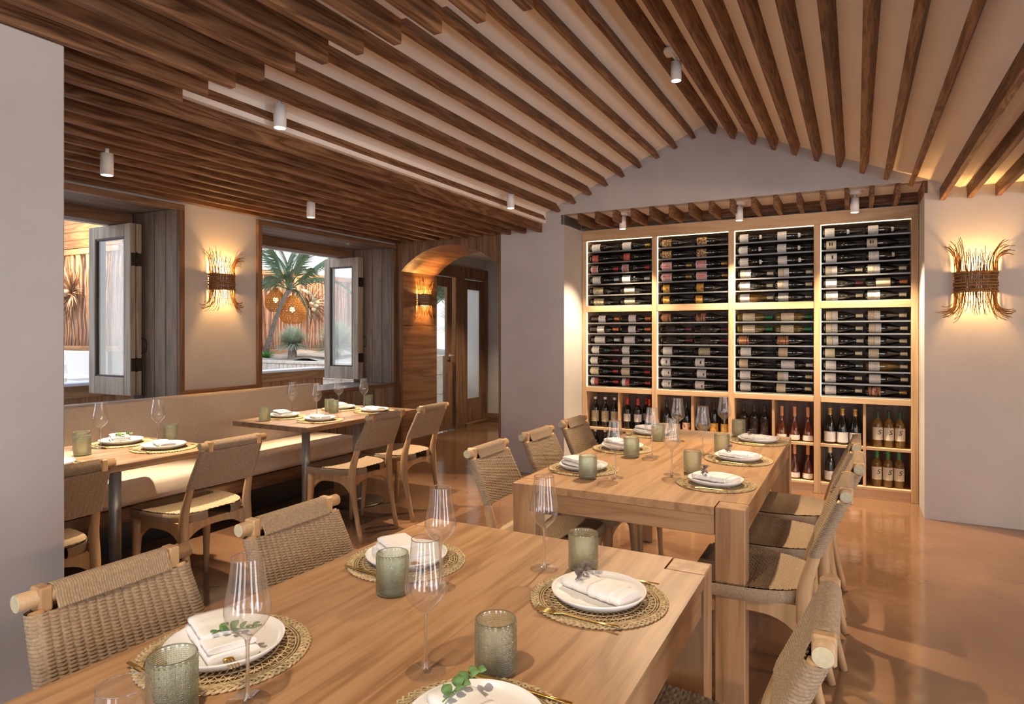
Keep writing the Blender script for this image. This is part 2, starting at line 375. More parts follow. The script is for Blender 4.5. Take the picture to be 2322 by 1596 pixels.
# trims round the openings
def trim(n, *boxes, mat=trimwood['Y']):
    o = MB()
    for q in boxes: o.box(*q, 0, .003)
    o = o.build('trim_%d' % n, mat); struct(o)
trim(1, (XL, -4.472, .9, 3.125, 2.302, 2.347), mat=trimwood['Y'])
trim(2, (XL, -4.472, 3.08, 3.125, .945, 2.302), mat=trimwood['Z'])
trim(3, (XL, -4.472, 3.08, 3.845, .905, .945), mat=trimwood['Y'])
trim(4, (XL, -4.472, 3.80, 3.845, .945, 2.302), mat=trimwood['Z'])
trim(5, (XL, -4.472, 3.80, 5.655, 2.302, 2.347), mat=trimwood['Y'])
trim(6, (XL, -4.472, 5.612, 5.655, .835, 2.302), mat=trimwood['Z'])
trim(7, (XL, -4.465, 4.42, 5.655, .79, .835), mat=trimwood['Y'])

def window(n, y0, y1, zs, ly, x0, x1):
    """opening with plank-lined reveal and a folded pair of glazed leaves standing outside; ly: front face of the leaves"""
    W = empty('window_%d' % n); struct(W)
    pw = .1325
    for k in range(4):
        xa = XL - .002 - k * .1375
        bx('plank', greywood['Z'], W, xa - pw, xa, y1, y1 + .02, zs, 2.32, .003)
        bx('plank', greywood['Z'], W, xa - pw, xa, y0 - .02, y0, zs, 2.32, .003)
        bx('plank', greywood['Y'], W, xa - pw, xa, y0, y1, 2.32, 2.34, .003)
    bx('window_sill', greywood['Y'], W, XO, XL + .02, y0 - .01, y1 + .01, zs - .035, zs, .004)
    bx('header_beam', trimwood['Y'], W, -5.20, -5.06, y0 - .1, y1 + .1, 2.232, 2.42, .004)
    bx('track', white_lamp, W, -5.235, -5.205, y0 - .1, y1 - .05, 2.225, 2.245)
    zb, zt = zs + .035, 2.228
    for j in range(2):
        ya = ly + j * .048; yb = ya + .042
        f = MB()
        f.box(x0, x0 + .085, ya, yb, zb, zt, 0, .004); f.box(x1 - .085, x1, ya, yb, zb, zt, 0, .004)
        f.box(x0 + .085, x1 - .085, ya, yb, zt - .10, zt, 0, .004); f.box(x0 + .085, x1 - .085, ya, yb, zb, zb + .14, 0, .004)
        L = f.build('window_leaf', leafwood['Z'], W)
        bx('pane', pane_glass, L, x0 + .08, x1 - .08, ya + .018, ya + .023, zb + .13, zt - .09)
        g = MB(); e = .012
        for a0, a1, c0, c1 in ((x0 + .085, x0 + .085 + e, zb + .14, zt - .10), (x1 - .085 - e, x1 - .085, zb + .14, zt - .10), (x0 + .085, x1 - .085, zb + .14, zb + .14 + e), (x0 + .085, x1 - .085, zt - .10 - e, zt - .10)):
            g.box(a0, a1, ya + .006, ya + .017, c0, c1)
        g.build('glazing_bead', hinge_m, L)
    for zc in (zt - .28, zb + .24):
        h = MB().box(x1, x1 + .005, ly + .004, ly + .086, zc - .05, zc + .05)
        h.cyl((x1 + .006, ly + .045, zc - .055), (x1 + .006, ly + .045, zc + .055), .007, None, 8)
        h.build('hinge', hinge_m, W)
    zc = 1.28
    MB().tube([(x1, ly + .087, zc + .06), (x1 + .03, ly + .10, zc + .045), (x1 + .04, ly + .10, zc), (x1 + .03, ly + .10, zc - .045), (x1, ly + .087, zc - .06)], .005, 6).build('pull_handle', hinge_m, W)
    return W
window(1, .92, 3.08, .86, 2.975, -5.47, -4.91)
window(2, 3.84, 5.612, .828, 5.515, -5.40, -4.895)
# vertical boarding under the second window
wl = bpy.data.objects['wall_left']
for k in range(11):
    y = 4.42 + k * .112
    bx('plank', greywood['Z'], wl, XL, XL + .018, y, y + .109, 0, .79, .003)

# wooden arch wall
wa = empty('wall_arch'); struct(wa)
AX0, AX1, ASP, ASAG = -4.41, -3.185, 2.06, .25
AR = ((AX1 - AX0) ** 2 / 4 + ASAG ** 2) / (2 * ASAG); AXC = (AX0 + AX1) / 2; AZC = ASP + ASAG - AR
def zarch(x): return AZC + math.sqrt(max(0, AR * AR - (x - AXC) ** 2))
xs = [-4.498, AX0] + [AX0 + .1114 * k for k in range(1, 11)] + [AX1, -3.162]
for a, b_ in zip(xs[:-1], xs[1:]):
    g = .0015
    if a < AX0 - .01 or a >= AX1 - .001: poly = [(a + g, 0), (b_ - g, 0), (b_ - g, HC), (a + g, HC)]
    else:
        low = [(a + g + (b_ - a - 2 * g) * t / 4, zarch(a + (b_ - a) * t / 4)) for t in range(5)]
        poly = low + [(b_ - g, HC), (a + g, HC)]
    MB().prism(poly, 'Y', YW - .004, YW + .03).build('plank', trimwood['Z'], wa)
N = 14
for k in range(N):
    th0 = math.asin((AX0 - AXC) / AR); th1 = -th0
    a0 = th0 + (th1 - th0) * k / N; a1 = th0 + (th1 - th0) * (k + 1) / N - .002
    q = lambda a, r: (AXC + r * math.sin(a), AZC + r * math.cos(a))
    MB().prism([q(a0, AR), q(a1, AR), q(a1, AR + .02), q(a0, AR + .02)], 'Y', YW + .03, 6.35).build('soffit_board', panelwood['Y'], wa)
for z0, z1 in ((0, .86), (.863, 1.46), (1.463, 2.06)):
    bx('panel', panelwood['Y'], wa, -4.45, AX0, YW + .03, 6.35, z0, z1, .002)
    bx('panel', panelwood['Y'], wa, AX1, -3.162, YW + .03, 6.35, z0, z1, .002)
bx('end_panel', trimwood['Z'], wa, -5.05, -4.45, YW + .0, 6.35, 0, HC)
p_ = MB(); p_.box(-5.2, -5.05, 6.35, 7.06, 0, HC); p_.box(-5.2, -5.1, 7.06, 8.9, 2.36, HC); p_.box(-5.2, -5.1, 8.72, 9.0, 0, 2.36)
p_.box(-5.2, -3.162, 8.66, 8.76, 0, HC); p_.box(-3.16, -3.06, 6.6, 8.76, 0, HC)
struct(p_.build('wall_passage', plaster))
struct(bx('baseboard_passage', trimwood['X'], None, -5.05, -3.17, 8.64, 8.66, 0, .14))
# glazed doors of the passage
def door(n, y0, y1, glass):
    D = empty('door_%d' % n); struct(D)
    f = MB(); xf0, xf1 = -5.14, -5.095
    f.box(xf0, xf1, y0, y0 + .13, .01, 2.17, 0, .004); f.box(xf0, xf1, y1 - .13, y1, .01, 2.17, 0, .004)
    f.box(xf0, xf1, y0 + .13, y1 - .13, 2.03, 2.17, 0, .004); f.box(xf0, xf1, y0 + .13, y1 - .13, .01, .40, 0, .004)
    L = f.build('door_leaf', trimwood['Z'], D)
    bx('pane', glass, L, -5.12, -5.115, y0 + .12, y1 - .12, .39, 2.04)
    return D
D1 = door(1, 6.86, 7.72, pane_glass)
h = MB(); h.cyl((-5.095, 7.655, 1.06), (-5.03, 7.655, 1.06), .011, None, 10); h.cyl((-5.035, 7.655, 1.06), (-5.035, 7.54, 1.06), .009, None, 10); h.cyl((-5.096, 7.655, 1.06), (-5.088, 7.655, 1.06), .028, None, 14)
h.build('door_handle', steel, D1)
D2 = door(2, 8.0, 8.62, frosted)
d_ = MB(); d_.box(-5.16, -5.05, 7.75, 7.98, 0, 2.18, 0, .004); d_.box(-5.16, -5.04, 6.4, 8.64, 2.18, 2.345, 0, .004); d_.box(-5.16, -5.05, 8.62, 8.655, 0, 2.18, 0, .003); d_.box(-5.16, -5.06, 6.8, 6.86, 0, 2.18)
struct(d_.build('trim_8', trimwood['Z']))
struct(bx('trim_9', trimwood['Y'], None, -5.12, -5.03, 8.0, 8.62, 0, .05))

# ------------------------------------------------------------------ ceiling spots
def lamp(key, zc, target, label, power, ang=52, tilt=None):
    x, y, z = SPOT_AT[key]
    o = empty('ceiling_spot', (x, y, z)); tag(o, label, 'spotlight', 'white ceiling spots')
    d = (Vector(target) - Vector((x, y, z))).normalized() if tilt else Vector((0, 0, -1))
    a = Vector((x, y, z)) - Vector((x, y, z)); top = -d * .115
    MB().cyl((0, 0, 0), tuple(top), .0315, None, 24).build('lamp_housing', white_lamp, o)
    MB().cyl(tuple(d * .0015), tuple(d * -.004), .027, None, 24).build('lamp_lens', lens_m, o)
    k = MB(); k.cyl(tuple(top), (top[0] * .9, top[1] * .9, top[2] + .028), .010, None, 10)
    zt = zc - z; ox = 0.0 if key in ('s6', 's7', 's8') else -.04
    k.cyl((top[0] * .9 - .005, top[1] * .9, top[2] + .024), (ox, 0, zt - .006), .009, None, 8)
    k.build('swivel_arm', white_lamp, o)
    MB().lathe([(.0, zt), (.058, zt), (.058, zt - .018), (.045, zt - .026), (0, zt - .026)], 24, (ox, 0, 0)).build('canopy', white_lamp, o)
    spot('spot_light', (x + d.x * .02, y + d.y * .02, z + d.z * .02), target, power * 2.1, (1.0, 0.78, 0.52), ang, .55)
    return o
lamp('s1', 2.60, (-2.1, 2.1, 0), 'white cylinder spot on the sloped ceiling, nearest the partition wall', 55, 70)
lamp('s2', HF, (-3.55, 2.2, .7), 'white cylinder spot in the slats above the first banquette table', 95, 60)
lamp('s3', HF, (-3.5, 3.75, .7), 'white cylinder spot in the slats above the second banquette table', 85, 60)
lamp('s4', 2.615, (-2.1, 4.3, 0), 'white cylinder spot at the left foot of the gabled vault', 50, 60)
lamp('s5', 3.125, (-.85, 2.9, .7), 'white cylinder spot hanging high on the right slope of the vault', 95, 62)
lamp('s6', HC, (-1.95, 5.55, 0), 'white spot before the wine rack, left one of three', 66, 95)
lamp('s7', HC, (-0.9, 5.55, 0), 'white spot before the wine rack, middle one of three', 66, 95)
lamp('s8', HC, (0, 5.55, 0), 'white spot before the wine rack, right one of three', 66, 95)
spot('spot_light', (-3.9, 7.5, 2.45), (-3.9, 7.4, 0), 70, (1.0, 0.80, 0.56), 110, .6)  # added spot with no lamp body, brightens the passage
# warm fill added out of view on the right, no fixture, lifts the vault
for q in ((3.25, 3.2, 1.9), (3.25, -1.8, 1.9)): point('vault_fill_light', q, 50, (1.0, .62, .30), .06)
# two invented spots without lamp bodies, added out of view for extra light
spot('spot_light', (-.75, .3, 2.33), (-.85, 1.0, .745), 45, (1.0, 0.80, 0.56), 75, .6)
spot('spot_light', (1.3, 3.0, 2.33), (1.0, 3.6, 0), 28, (1.0, 0.78, 0.52), 110, .9, .12)

# ------------------------------------------------------------------ willow wall lamps
def sconce(loc, rz, s, label, seed):
    rnd = random.Random(seed)
    o = empty('wall_sconce', loc, rz); tag(o, label, 'wall lamp', 'willow wall lamps')
    R = .112 * s
    tw = MB(); n = 27
    for i in range(n):
        th = math.radians(-84 + 168 * i / (n - 1)); side = math.sin(th)
        for half in (1, -1):
            for rep_ in range(3 if abs(side) > .75 else 2):
                L = s * rnd.uniform(.165, .225) * (1.35 if abs(side) > .62 else 1.0); pts = []; NQ = 10; a1 = rnd.uniform(-.9, .9); wob = rnd.uniform(0, 6)
                lean = side * abs(side) * (1.9 if half < 0 else (2.0 if side > 0 else .8)) * rnd.uniform(.5, 1.2) + rnd.uniform(-.25, .25)
                x = R * math.sin(th); y = -max(.006, R * .95 * math.cos(th)); z = 0.0; st = L / (NQ - 1)
                for q in range(NQ):
                    t = q / (NQ - 1); pts.append((x, y, half * z))
                    k = max(0, t - .30) / .70
                    ang = lean * k * k * 1.45 + .10 * math.sin(wob + t * 9)
                    up = math.cos(ang) * (1 - .25 * k * abs(lean))
                    x += st * math.sin(ang); z += st * up; y -= st * .55 * k * abs(math.cos(th)) * rnd.uniform(.4, 1.2)
                    y = min(y, -.004)
                tw.tube(pts, [.0031 * s * (1.15 - .75 * q / NQ) for q in range(NQ)], 4)
    stuff(tw.build('twig_cage', twig, o))
    for k, z in enumerate((-.062, -.045, -.022, -.004, .014, .040, .060)):
        rr = R + .006 * s
        pts = [(rr * math.sin(a), -rr * .94 * math.cos(a), z * s + rnd.uniform(-.004, .004)) for a in [math.radians(-86 + 172 * q / 12) for q in range(13)]]
        MB().tube(pts, .0075 * s if k in (0, 2, 3, 6) else .005 * s, 6).build('binding_band', willow, o)
    for z in (-.135, .12):
        pts = [(R * 1.03 * math.sin(a), -R * .97 * math.cos(a), z * s) for a in [math.radians(-84 + 168 * q / 10) for q in range(11)]]
        MB().tube(pts, .0018, 4).build('binding_wire', twig, o)
    MB().box(-.085 * s, .085 * s, -.012, 0, -.075 * s, .075 * s, 0, .003).build('back_plate', white_lamp, o)
    MB().grid(lambda u, v: (R * .93 * math.sin(-1.55 + 3.1 * u), -R * .90 * math.cos(-1.55 + 3.1 * u) - .001, (-.068 + .136 * v) * s), 17, 2).build('inner_shade', white_lamp, o)
    MB().lathe([(0, -.035 * s), (.014, -.03 * s), (.02, 0), (.014, .03 * s), (0, .035 * s)], 12, (0, -.05 * s, 0)).build('bulb', bulb_m, o)
    mw = Matrix.Translation(loc) @ Matrix.Rotation(rz, 4, 'Z')
    point('sconce_light', mw @ Vector((0, -.060 * s, .045 * s)), 11 * s, AMBER, .02)
    point('sconce_light', mw @ Vector((0, -.060 * s, -.040 * s)), 7 * s, AMBER, .02)
    return o
sconce((.757, YW - .002, 1.745), 0, 1.10, 'frayed willow wall lamp glowing on the white wall beside the wine rack', 3)
sconce((XL + .002, 3.45, 1.785), PI / 2, .95, 'frayed willow wall lamp glowing on the wall between the two windows', 5)
sconce((AX0 + .002, 6.06, 1.76), PI / 2, .95, 'frayed willow wall lamp glowing inside the wooden arch', 8)

# ------------------------------------------------------------------ wine rack
CY = 6.125
wr = empty('wine_rack', (0, 0, 0)); tag(wr, 'tall light oak wine rack filling the lit niche, bottles lying in rows', 'wine rack')
POST = [(-2.464, -2.418), (-1.743, -1.691), (-1.032, -.980), (-.323, -.271), (.393, .445)]
for a, b_ in POST:
    bx('post', cabwood['Z'], wr, a, b_, CY, CY + .36, 0, 2.31, .003)
bx('top_board', cabwood['X'], wr, -2.464, .445, CY, CY + .36, 2.31, 2.42, .003)
bx('vent_grille', blacksteel, wr, -.62, -.40, CY + .02, CY + .10, 2.421, 2.436)
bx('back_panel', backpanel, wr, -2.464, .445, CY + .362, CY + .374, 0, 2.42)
BAY = [(POST[i][1], POST[i + 1][0]) for i in range(4)]
UP = [1.699 + .109 * k for k in range(5, -1, -1)]; LO = [.889 + .1062 * k for k in range(6, -1, -1)]
tray_me = {}
for x0, x1 in BAY:
    bx('shelf', cabwood['X'], wr, x0, x1, CY + .004, CY + .36, 1.592, 1.652, .002)
    bx('shelf', cabwood['X'], wr, x0, x1, CY + .004, CY + .36, .787, .836, .002)
    bx('shelf', cabwood['X'], wr, x0, x1, CY + .004, CY + .36, .076, .098, .002)
    bx('kick_board', cabwood['X'], wr, x0, x1, CY + .012, CY + .032, 0, .076, .002)
    xm = (x0 + x1) / 2
    bx('divider', cabwood['Z'], wr, xm - .011, xm + .011, CY + .02, CY + .355, .098, .787, .001)
    for p, q in ((x0, xm - .011), (xm + .011, x1)): bx('shelf', cabwood['X'], wr, p, q, CY + .015, CY + .355, .405, .428, .001)
    for z in UP + LO:
        t = MB().box(x0 + .002, x1 - .002, CY + .03, CY + .33, z - .053, z - .0425, 0).box(x0 + .002, x1 - .002, CY + .024, CY + .03, z - .0545, z - .0415, 1)
        t.build('bottle_tray', [blacksteel, railsteel], wr)
    for z0, z1 in ((1.656, 2.305), (.842, 1.588)):
        bx('led_strip', led_m, wr, x0, x0 + .005, CY + .006, CY + .022, z0, z1)
    bx('led_strip', led_m, wr, x0 + .006, x1, CY + .006, CY + .016, 2.304, 2.309)

# bottles
def bprof(kind):
    if kind == 'bordeaux': return [(0, .004), (.030, 0), (.0365, .006), (.0375, .02), (.0375, .185), (.035, .203), (.026, .218), (.0165, .230), (.0145, .245), (.0142, .290), (.0160, .292), (.0160, .300), (.013, .302), (0, .302)]
    if kind == 'burgundy': return [(0, .004), (.034, 0), (.0405, .008), (.0412, .02), (.0412, .135), (.0385, .160), (.031, .190), (.022, .218), (.0158, .240), (.0145, .26), (.0142, .290), (.0162, .292), (.0162, .300), (0, .302)]
    if kind == 'rose': return [(0, .004), (.034, 0), (.0425, .008), (.0440, .03), (.0425, .065), (.0370, .098), (.0285, .130), (.0200, .160), (.0150, .188), (.0136, .22), (.0132, .288), (.0152, .290), (.0152, .299), (0, .300)]
    return [(0, .004), (.036, 0), (.0440, .008), (.0448, .02), (.0448, .115), (.0420, .145), (.033, .185), (.023, .22), (.0165, .25), (.0150, .29), (.0172, .292), (.0172, .305), (0, .307)]
BODY = {'dark': plain('bottle_dark_glass', (0.010, 0.009, 0.007), .08, .6), 'amber': None, 'green': plain('bottle_green_glass', (0.035, 0.045, 0.012), .08, .6),
        'rose': None, 'olive': plain('bottle_olive_glass', (0.11, 0.075, 0.015), .08, .6)}
BODY['amber'] = thinglass('bottle_white_wine', (.92, .74, .34), 1.3, .02, .42, (.50, .30, .06)); BODY['rose'] = thinglass('bottle_rose_wine', (.88, .50, .30), 1.3, .02, .45, (.42, .13, .055))
def labmat(name, col, ink=(.34, .31, .28), dens=.585, sc=(240, 240, 60)):
    m, nt, out = nmat(name); b = pbsdf(nt, out, .65, .2)
    n = nt.nodes.new('ShaderNodeTexNoise'); n.inputs['Scale'].default_value = 1; n.inputs['Detail'].default_value = 2
    nt.links.new(coords(nt, sc), n.inputs['Vector'])
    r = ramp(nt, [(dens, col), (dens + .06, ink)]); nt.links.new(n.outputs[0], r.inputs[0]); nt.links.new(r.outputs[0], b.inputs['Base Color'])
    return m
LAB = {'white': labmat('label_white', (.66, .62, .58)), 'cream': labmat('label_cream', (.62, .53, .36)), 'beige': labmat('label_beige', (.50, .43, .28), (.22, .18, .10), .50),
       'red': labmat('label_red', (.42, .07, .06), (.6, .5, .45), .60), 'pink': labmat('label_pink', (.55, .17, .16), (.25, .03, .04), .58, (40, 40, 60)), 'gold': labmat('label_gold', (.55, .36, .16), (.14, .07, .04), .47, (70, 70, 70)),
       'yellow': labmat('label_yellow', (.58, .33, .06), (.35, .10, .05), .55, (40, 40, 40)), 'copper': labmat('label_copper', (.38, .17, .08), (.05, .03, .03), .50, (10, 10, 90)), 'black': labmat('label_black', (.025, .02, .018), (.25, .12, .08), .60),
       'grey': labmat('label_grey', (.38, .38, .37), (.2, .2, .2), .5), 'tan': labmat('label_tan', (.55, .42, .26)), 'plaincream': plain('label_plain_cream', (.64, .58, .46), .65, .2), 'plainwhite': plain('label_plain_white', (.68, .65, .61), .65, .2), 'peach': labmat('label_patterned', (.62, .42, .30), (.35, .10, .06), .5, (60, 60, 60))}
INK = plain('label_ink', (.03, .03, .035), .7, .1)
CAP = {'dark': plain('foil_dark', (.03, .022, .02), .35, .5), 'gold': plain('foil_gold', (.55, .35, .10), .35, .5, .6), 'red': plain('foil_red', (.50, .055, .045), .35, .5), 'orange': plain('foil_orange', (.68, .20, .05), .35, .5),
       'wine': plain('foil_burgundy', (.20, .035, .04), .35, .5), 'cream': plain('foil_cream', (.70, .60, .36), .4, .4), 'white': plain('foil_white', (.70, .68, .64), .4, .4), 'green': plain('foil_green', (.03, .20, .07), .35, .5),
       'silver': plain('foil_silver', (.42, .41, .40), .3, .5, .8), 'darkgreen': plain('foil_dark_green', (.02, .06, .035), .35, .5), 'rosefoil': plain('foil_rose', (.62, .30, .14), .35, .5)}
BC = {}
def cached(key, fn):
    if key not in BC: BC[key] = fn()
    return BC[key]
def body_me(kind, g): return cached(('b', kind, g), lambda: MB().lathe(bprof(kind), 20).mesh('glass_body', BODY[g]))
def cap_me(kind, cm, z0):
    def f():
        P = [p for p in bprof(kind) if p[1] >= z0]; base = P[0]
        return MB().lathe([(P[0][0] + .0008, z0)] + [(r_ + .0009 if r_ else 0, z + .0008) for r_, z in P], 16).mesh('capsule', CAP[cm])
    return cached(('c', kind, cm, z0), f)
def lab_me(kind, lm, z0, z1, half):
    def rad(z):
        P = bprof(kind)
        for (r0, a), (r1, b_) in zip(P[:-1], P[1:]):
            if a <= z <= b_ and b_ > a: return r0 + (r1 - r0) * (z - a) / (b_ - a)
        return .04
    def f():
        A = math.radians(half)
        def fn(u, v):
            z = z0 + (z1 - z0) * v; r_ = rad(z) + .0008; a = -A + 2 * A * u
            return (r_ * math.sin(a), -r_ * math.cos(a), z)
        return MB().grid(fn, 13, 3).mesh('label', LAB[lm])
    return cached(('l', kind, lm, z0, z1, half), f)
def bottle(kind, g, labs, cap, loc, rot, label, group, capz=.245):
    o = empty('wine_bottle', loc); o.rotation_mode = 'ZYX'; o.rotation_euler = rot; tag(o, label, 'bottle', group)
    inst('glass_body', body_me(kind, g), o)
    for lm, z0, z1, half in labs: inst('label', lab_me(kind, lm, z0, z1, half), o)
    if cap: inst('capsule', cap_me(kind, cap, capz), o)
    return o
W_ = ('white', .03, .125, 75)
# what each rack row shows: kind, glass, labels, capsule | second entry only where the right-hand bottle differs
T = {
 'wh': ('burgundy', 'dark', [('white', .025, .115, 75)], 'dark', 'white label'), 'whg': ('burgundy', 'dark', [('white', .025, .115, 75)], 'gold', 'white label and gold foil'),
 'rs': ('burgundy', 'dark', [('red', .035, .10, 60)], 'dark', 'small red label'), 'rd': ('burgundy', 'dark', [('white', .025, .095, 75), ('red', .034, .086, 55)], 'red', 'white-edged red label'),
 'ww': ('burgundy', 'dark', [('white', .03, .115, 75)], 'white', 'white label and white foil'), 'bg': ('bordeaux', 'dark', [('beige', .045, .15, 75)], 'dark', 'long beige label'),
 'wo': ('bordeaux', 'dark', [('white', .085, .16, 75)], 'orange', 'white label and orange foil'), 'wl': ('bordeaux', 'dark', [('white', .045, .155, 75)], 'white', 'long white label'),
 'wr': ('burgundy', 'dark', [('white', .02, .095, 75)], 'wine', 'white label and burgundy foil'), 'cr': ('burgundy', 'dark', [('cream', .02, .105, 75)], 'red', 'cream label and red foil'),
 'rr': ('burgundy', 'dark', [('white', .02, .055, 75), ('red', .055, .095, 75)], 'red', 'red-and-white label'), 'go': ('burgundy', 'dark', [('gold', .025, .115, 75)], 'dark', 'gold patterned label'),
 'pk': ('burgundy', 'dark', [('white', .022, .118, 75), ('pink', .028, .112, 68)], 'gold', 'pink-red label'), 'ye': ('burgundy', 'dark', [('yellow', .02, .085, 70)], 'dark', 'yellow label'),
 'co': ('burgundy', 'dark', [('copper', .02, .11, 80)], 'dark', 'copper banded label'), 'bk': ('bordeaux', 'dark', [('black', .06, .15, 75)], 'wine', 'black label'),
 'wf': ('burgundy', 'dark', [('white', .02, .105, 75), ('black', .065, .078, 22)], 'dark', 'white label with dark emblem'), 'wd': ('burgundy', 'dark', [('white', .02, .105, 75), ('black', .078, .09, 16)], 'dark', 'white label with black dot'),
 'wx': ('burgundy', 'dark', [('white', .02, .095, 75), ('white', .188, .208, 40)], 'dark', 'rounded white label and neck seal'), 'tt': ('burgundy', 'dark', [('cream', .022, .066, 75), ('white', .068, .112, 75)], 'cream', 'cream-and-white split label'),
 'wa': ('burgundy', 'amber', [('white', .02, .10, 75)], 'cream', 'white label over golden wine'), 'gs': ('burgundy', 'dark', [('grey', .03, .115, 75)], 'silver', 'grey label and silver foil'),
 'cg': ('bordeaux', 'olive', [('cream', .05, .155, 75)], 'green', 'cream label and green foil'), 'br': ('burgundy', 'dark', [('tan', .025, .10, 75)], 'dark', 'tan label'),
 'cc': ('burgundy', 'dark', [('cream', .02, .095, 75)], 'cream', 'cream label and cream foil'), 'cd': ('burgundy', 'dark', [('cream', .02, .095, 75), ('black', .04, .052, 20), ('black', .06, .07, 20)], 'dark', 'cream label with black dots'),
 'wc': ('burgundy', 'dark', [('white', .02, .105, 75)], 'cream', 'white label and cream foil'), 'ws': ('burgundy', 'dark', [('white', .02, .10, 75)], 'silver', 'white label and silver foil'),
 'wwn': ('burgundy', 'dark', [('white', .02, .105, 75)], 'wine', 'white label and dark red foil'), 'to': ('bordeaux', 'dark', [('tan', .075, .18, 75)], 'orange', 'tan label and orange foil'),
 'oc': ('burgundy', 'dark', [('copper', .02, .115, 75), ('peach', .05, .08, 40)], 'gold', 'dark label with orange mark'),
}
ROWS = [['wh whg', 'rs', 'rd', 'ww', 'bg', 'bg', 'wo', 'wo', 'wl', 'wr', 'wr', 'cr', 'rr'],
        ['go', 'go', 'pk', 'pk', 'ye', 'ye', 'co', 'bk', 'bk', 'wh bg', 'wf', 'wd', 'wd'],
        ['wx', 'wx', 'wx', 'tt', 'tt', 'wa gs', 'cg', 'cg', 'co', 'wh br', 'br wl', 'wh tt', 'wh cc'],
        ['wx', 'cd', 'wf wx', 'tt', 'wwn to', 'tt', 'tt', 'tt', 'tt', 'cc', 'ws wa', 'wc', 'wc oc']]
ORD = ['one', 'two', 'three', 'four', 'five', 'six', 'seven', 'eight', 'nine', 'ten', 'eleven', 'twelve', 'thirteen']
brnd = random.Random(11)
for bi, (x0, x1) in enumerate(BAY):
    for ri, z in enumerate(UP + LO):
        kk = ROWS[bi][ri].split(); kk = kk * 2 if len(kk) == 1 else kk
        for si in range(2):
            kind, g, labs, cap, words = T[kk[si]]
            R = max(p[0] for p in bprof(kind))
            bottle(kind, g, labs, cap, (x0 + .014 + si * .322 + brnd.uniform(-.006, .010), CY + .085 + brnd.uniform(-.006, .006), z - .0413 + R + .0003), (0, PI / 2, brnd.uniform(-.25, .25)),
                   'lying bottle, %s, bay %s from left, row %s down, %s' % (words, ORD[bi], ORD[ri], ('left', 'right')[si]), 'bottles lying in the wine rack')
# standing bottles in the cubbies
def cubby(bi, half):
    x0, x1 = BAY[bi]; xm = (x0 + x1) / 2
    return (x0, xm - .011) if half == 0 else (xm + .011, x1)
ST = {'beige': ('bordeaux', 'dark', [('beige', .055, .165, 80)], 'white', .278, 'dark bottle, beige label, white collar'), 'redcap': ('bordeaux', 'dark', [('white', .075, .15, 80)], 'red', .235, 'dark bottle, white label, red foil'),
      'burg': ('burgundy', 'dark', [('tan', .02, .085, 80)], 'dark', .245, 'dark sloping bottle, tan label'), 'peach': ('burgundy', 'dark', [('peach', .02, .10, 80)], 'dark', .245, 'dark bottle, orange patterned label'),
      'yellow': ('bordeaux', 'dark', [('yellow', .02, .11, 80)], 'dark', .235, 'dark bottle, yellow patterned label'), 'script': ('bordeaux', 'dark', [('black', .04, .18, 70)], 'dark', .235, 'black bottle with red lettering'),
      'rose': ('rose', 'rose', [('plainwhite', .012, .055, 85)], 'rosefoil', .215, 'flared rose wine bottle, low white label'), 'champ': ('champagne', 'dark', [('plainwhite', .018, .105, 85)], 'gold', .235, 'broad dark bottle, white label, gold foil'),
      'swh': ('bordeaux', 'amber', [('plaincream', .060, .165, 85)], 'darkgreen', .235, 'golden wine bottle, cream label, dark green foil'), 'swg': ('bordeaux', 'amber', [('plaincream', .060, .165, 85)], 'green', .235, 'golden wine bottle, cream label, green foil'),
      'burgc': ('burgundy', 'dark', [('white', .02, .095, 80)], 'cream', .245, 'dark bottle, white label, cream foil')}
def s_mark(fc):
    if 'S' not in BC:
        t = bpy.data.objects.new('tmp', fc); BC['S'] = bpy.data.meshes.new_from_object(t); bpy.data.objects.remove(t)
    return BC['S']
def stand(bi, half, zrow, key, fr, names, dy=0.0, base=None):
    x0, x1 = cubby(bi, half); kind, g, labs, cap, cz, words = ST[key]
    for f, nm in zip(fr, names):
        o = bottle(kind, g, labs, cap, (x0 + (x1 - x0) * f, CY + .085 + dy, zrow), (0, 0, brnd.uniform(-.2, .2)), '%s, standing, %s' % (words, nm), 'bottles standing in the rack cubbies', cz)
        if key in ('swh', 'swg'):
            fc = bpy.data.curves.new('label_print', 'FONT'); fc.body = 'S'; fc.size = .056; fc.extrude = .0003; fc.align_x = 'CENTER'; fc.shear = .3; fc.materials.append(INK)
            t = bpy.data.objects.new('label_print', s_mark(fc)); COL.objects.link(t); t.parent = o; t.location = (.004, -.0392, .108); t.rotation_euler = (PI / 2, 0, 0)
A, B_ = .4283, .0983

L3 = lambda w: ['left of three in %s' % w, 'middle of three in %s' % w, 'right of three in %s' % w]
stand(0, 0, A, 'beige', (.2, .52, .83), L3('first upper cubby'))
stand(0, 1, A, 'redcap', (.17, .50, .86), L3('front of second upper cubby'))
stand(0, 1, A, 'redcap', (.66,), ['behind the others in second upper cubby'], .12)
stand(0, 0, B_, 'beige', (.2, .52, .83), L3('first lower cubby'))
stand(1, 0, A, 'burg', (.22, .52), ['left in third upper cubby', 'middle in third upper cubby'])
stand(1, 0, A, 'peach', (.82,), ['right in third upper cubby'])
stand(1, 1, A, 'script', (.2,), ['left in fourth upper cubby']); stand(1, 1, A, 'yellow', (.55, .86), ['middle of fourth upper cubby', 'right of fourth upper cubby'])
stand(2, 0, A, 'script', (.22, .50, .78), L3('fifth upper cubby'))
stand(2, 1, A, 'rose', (.17, .50, .84), L3('sixth upper cubby'))
stand(2, 1, B_, 'rose', (.17, .50, .84), L3('sixth lower cubby'))
stand(3, 0, A, 'champ', (.22, .52, .82), L3('seventh upper cubby'))
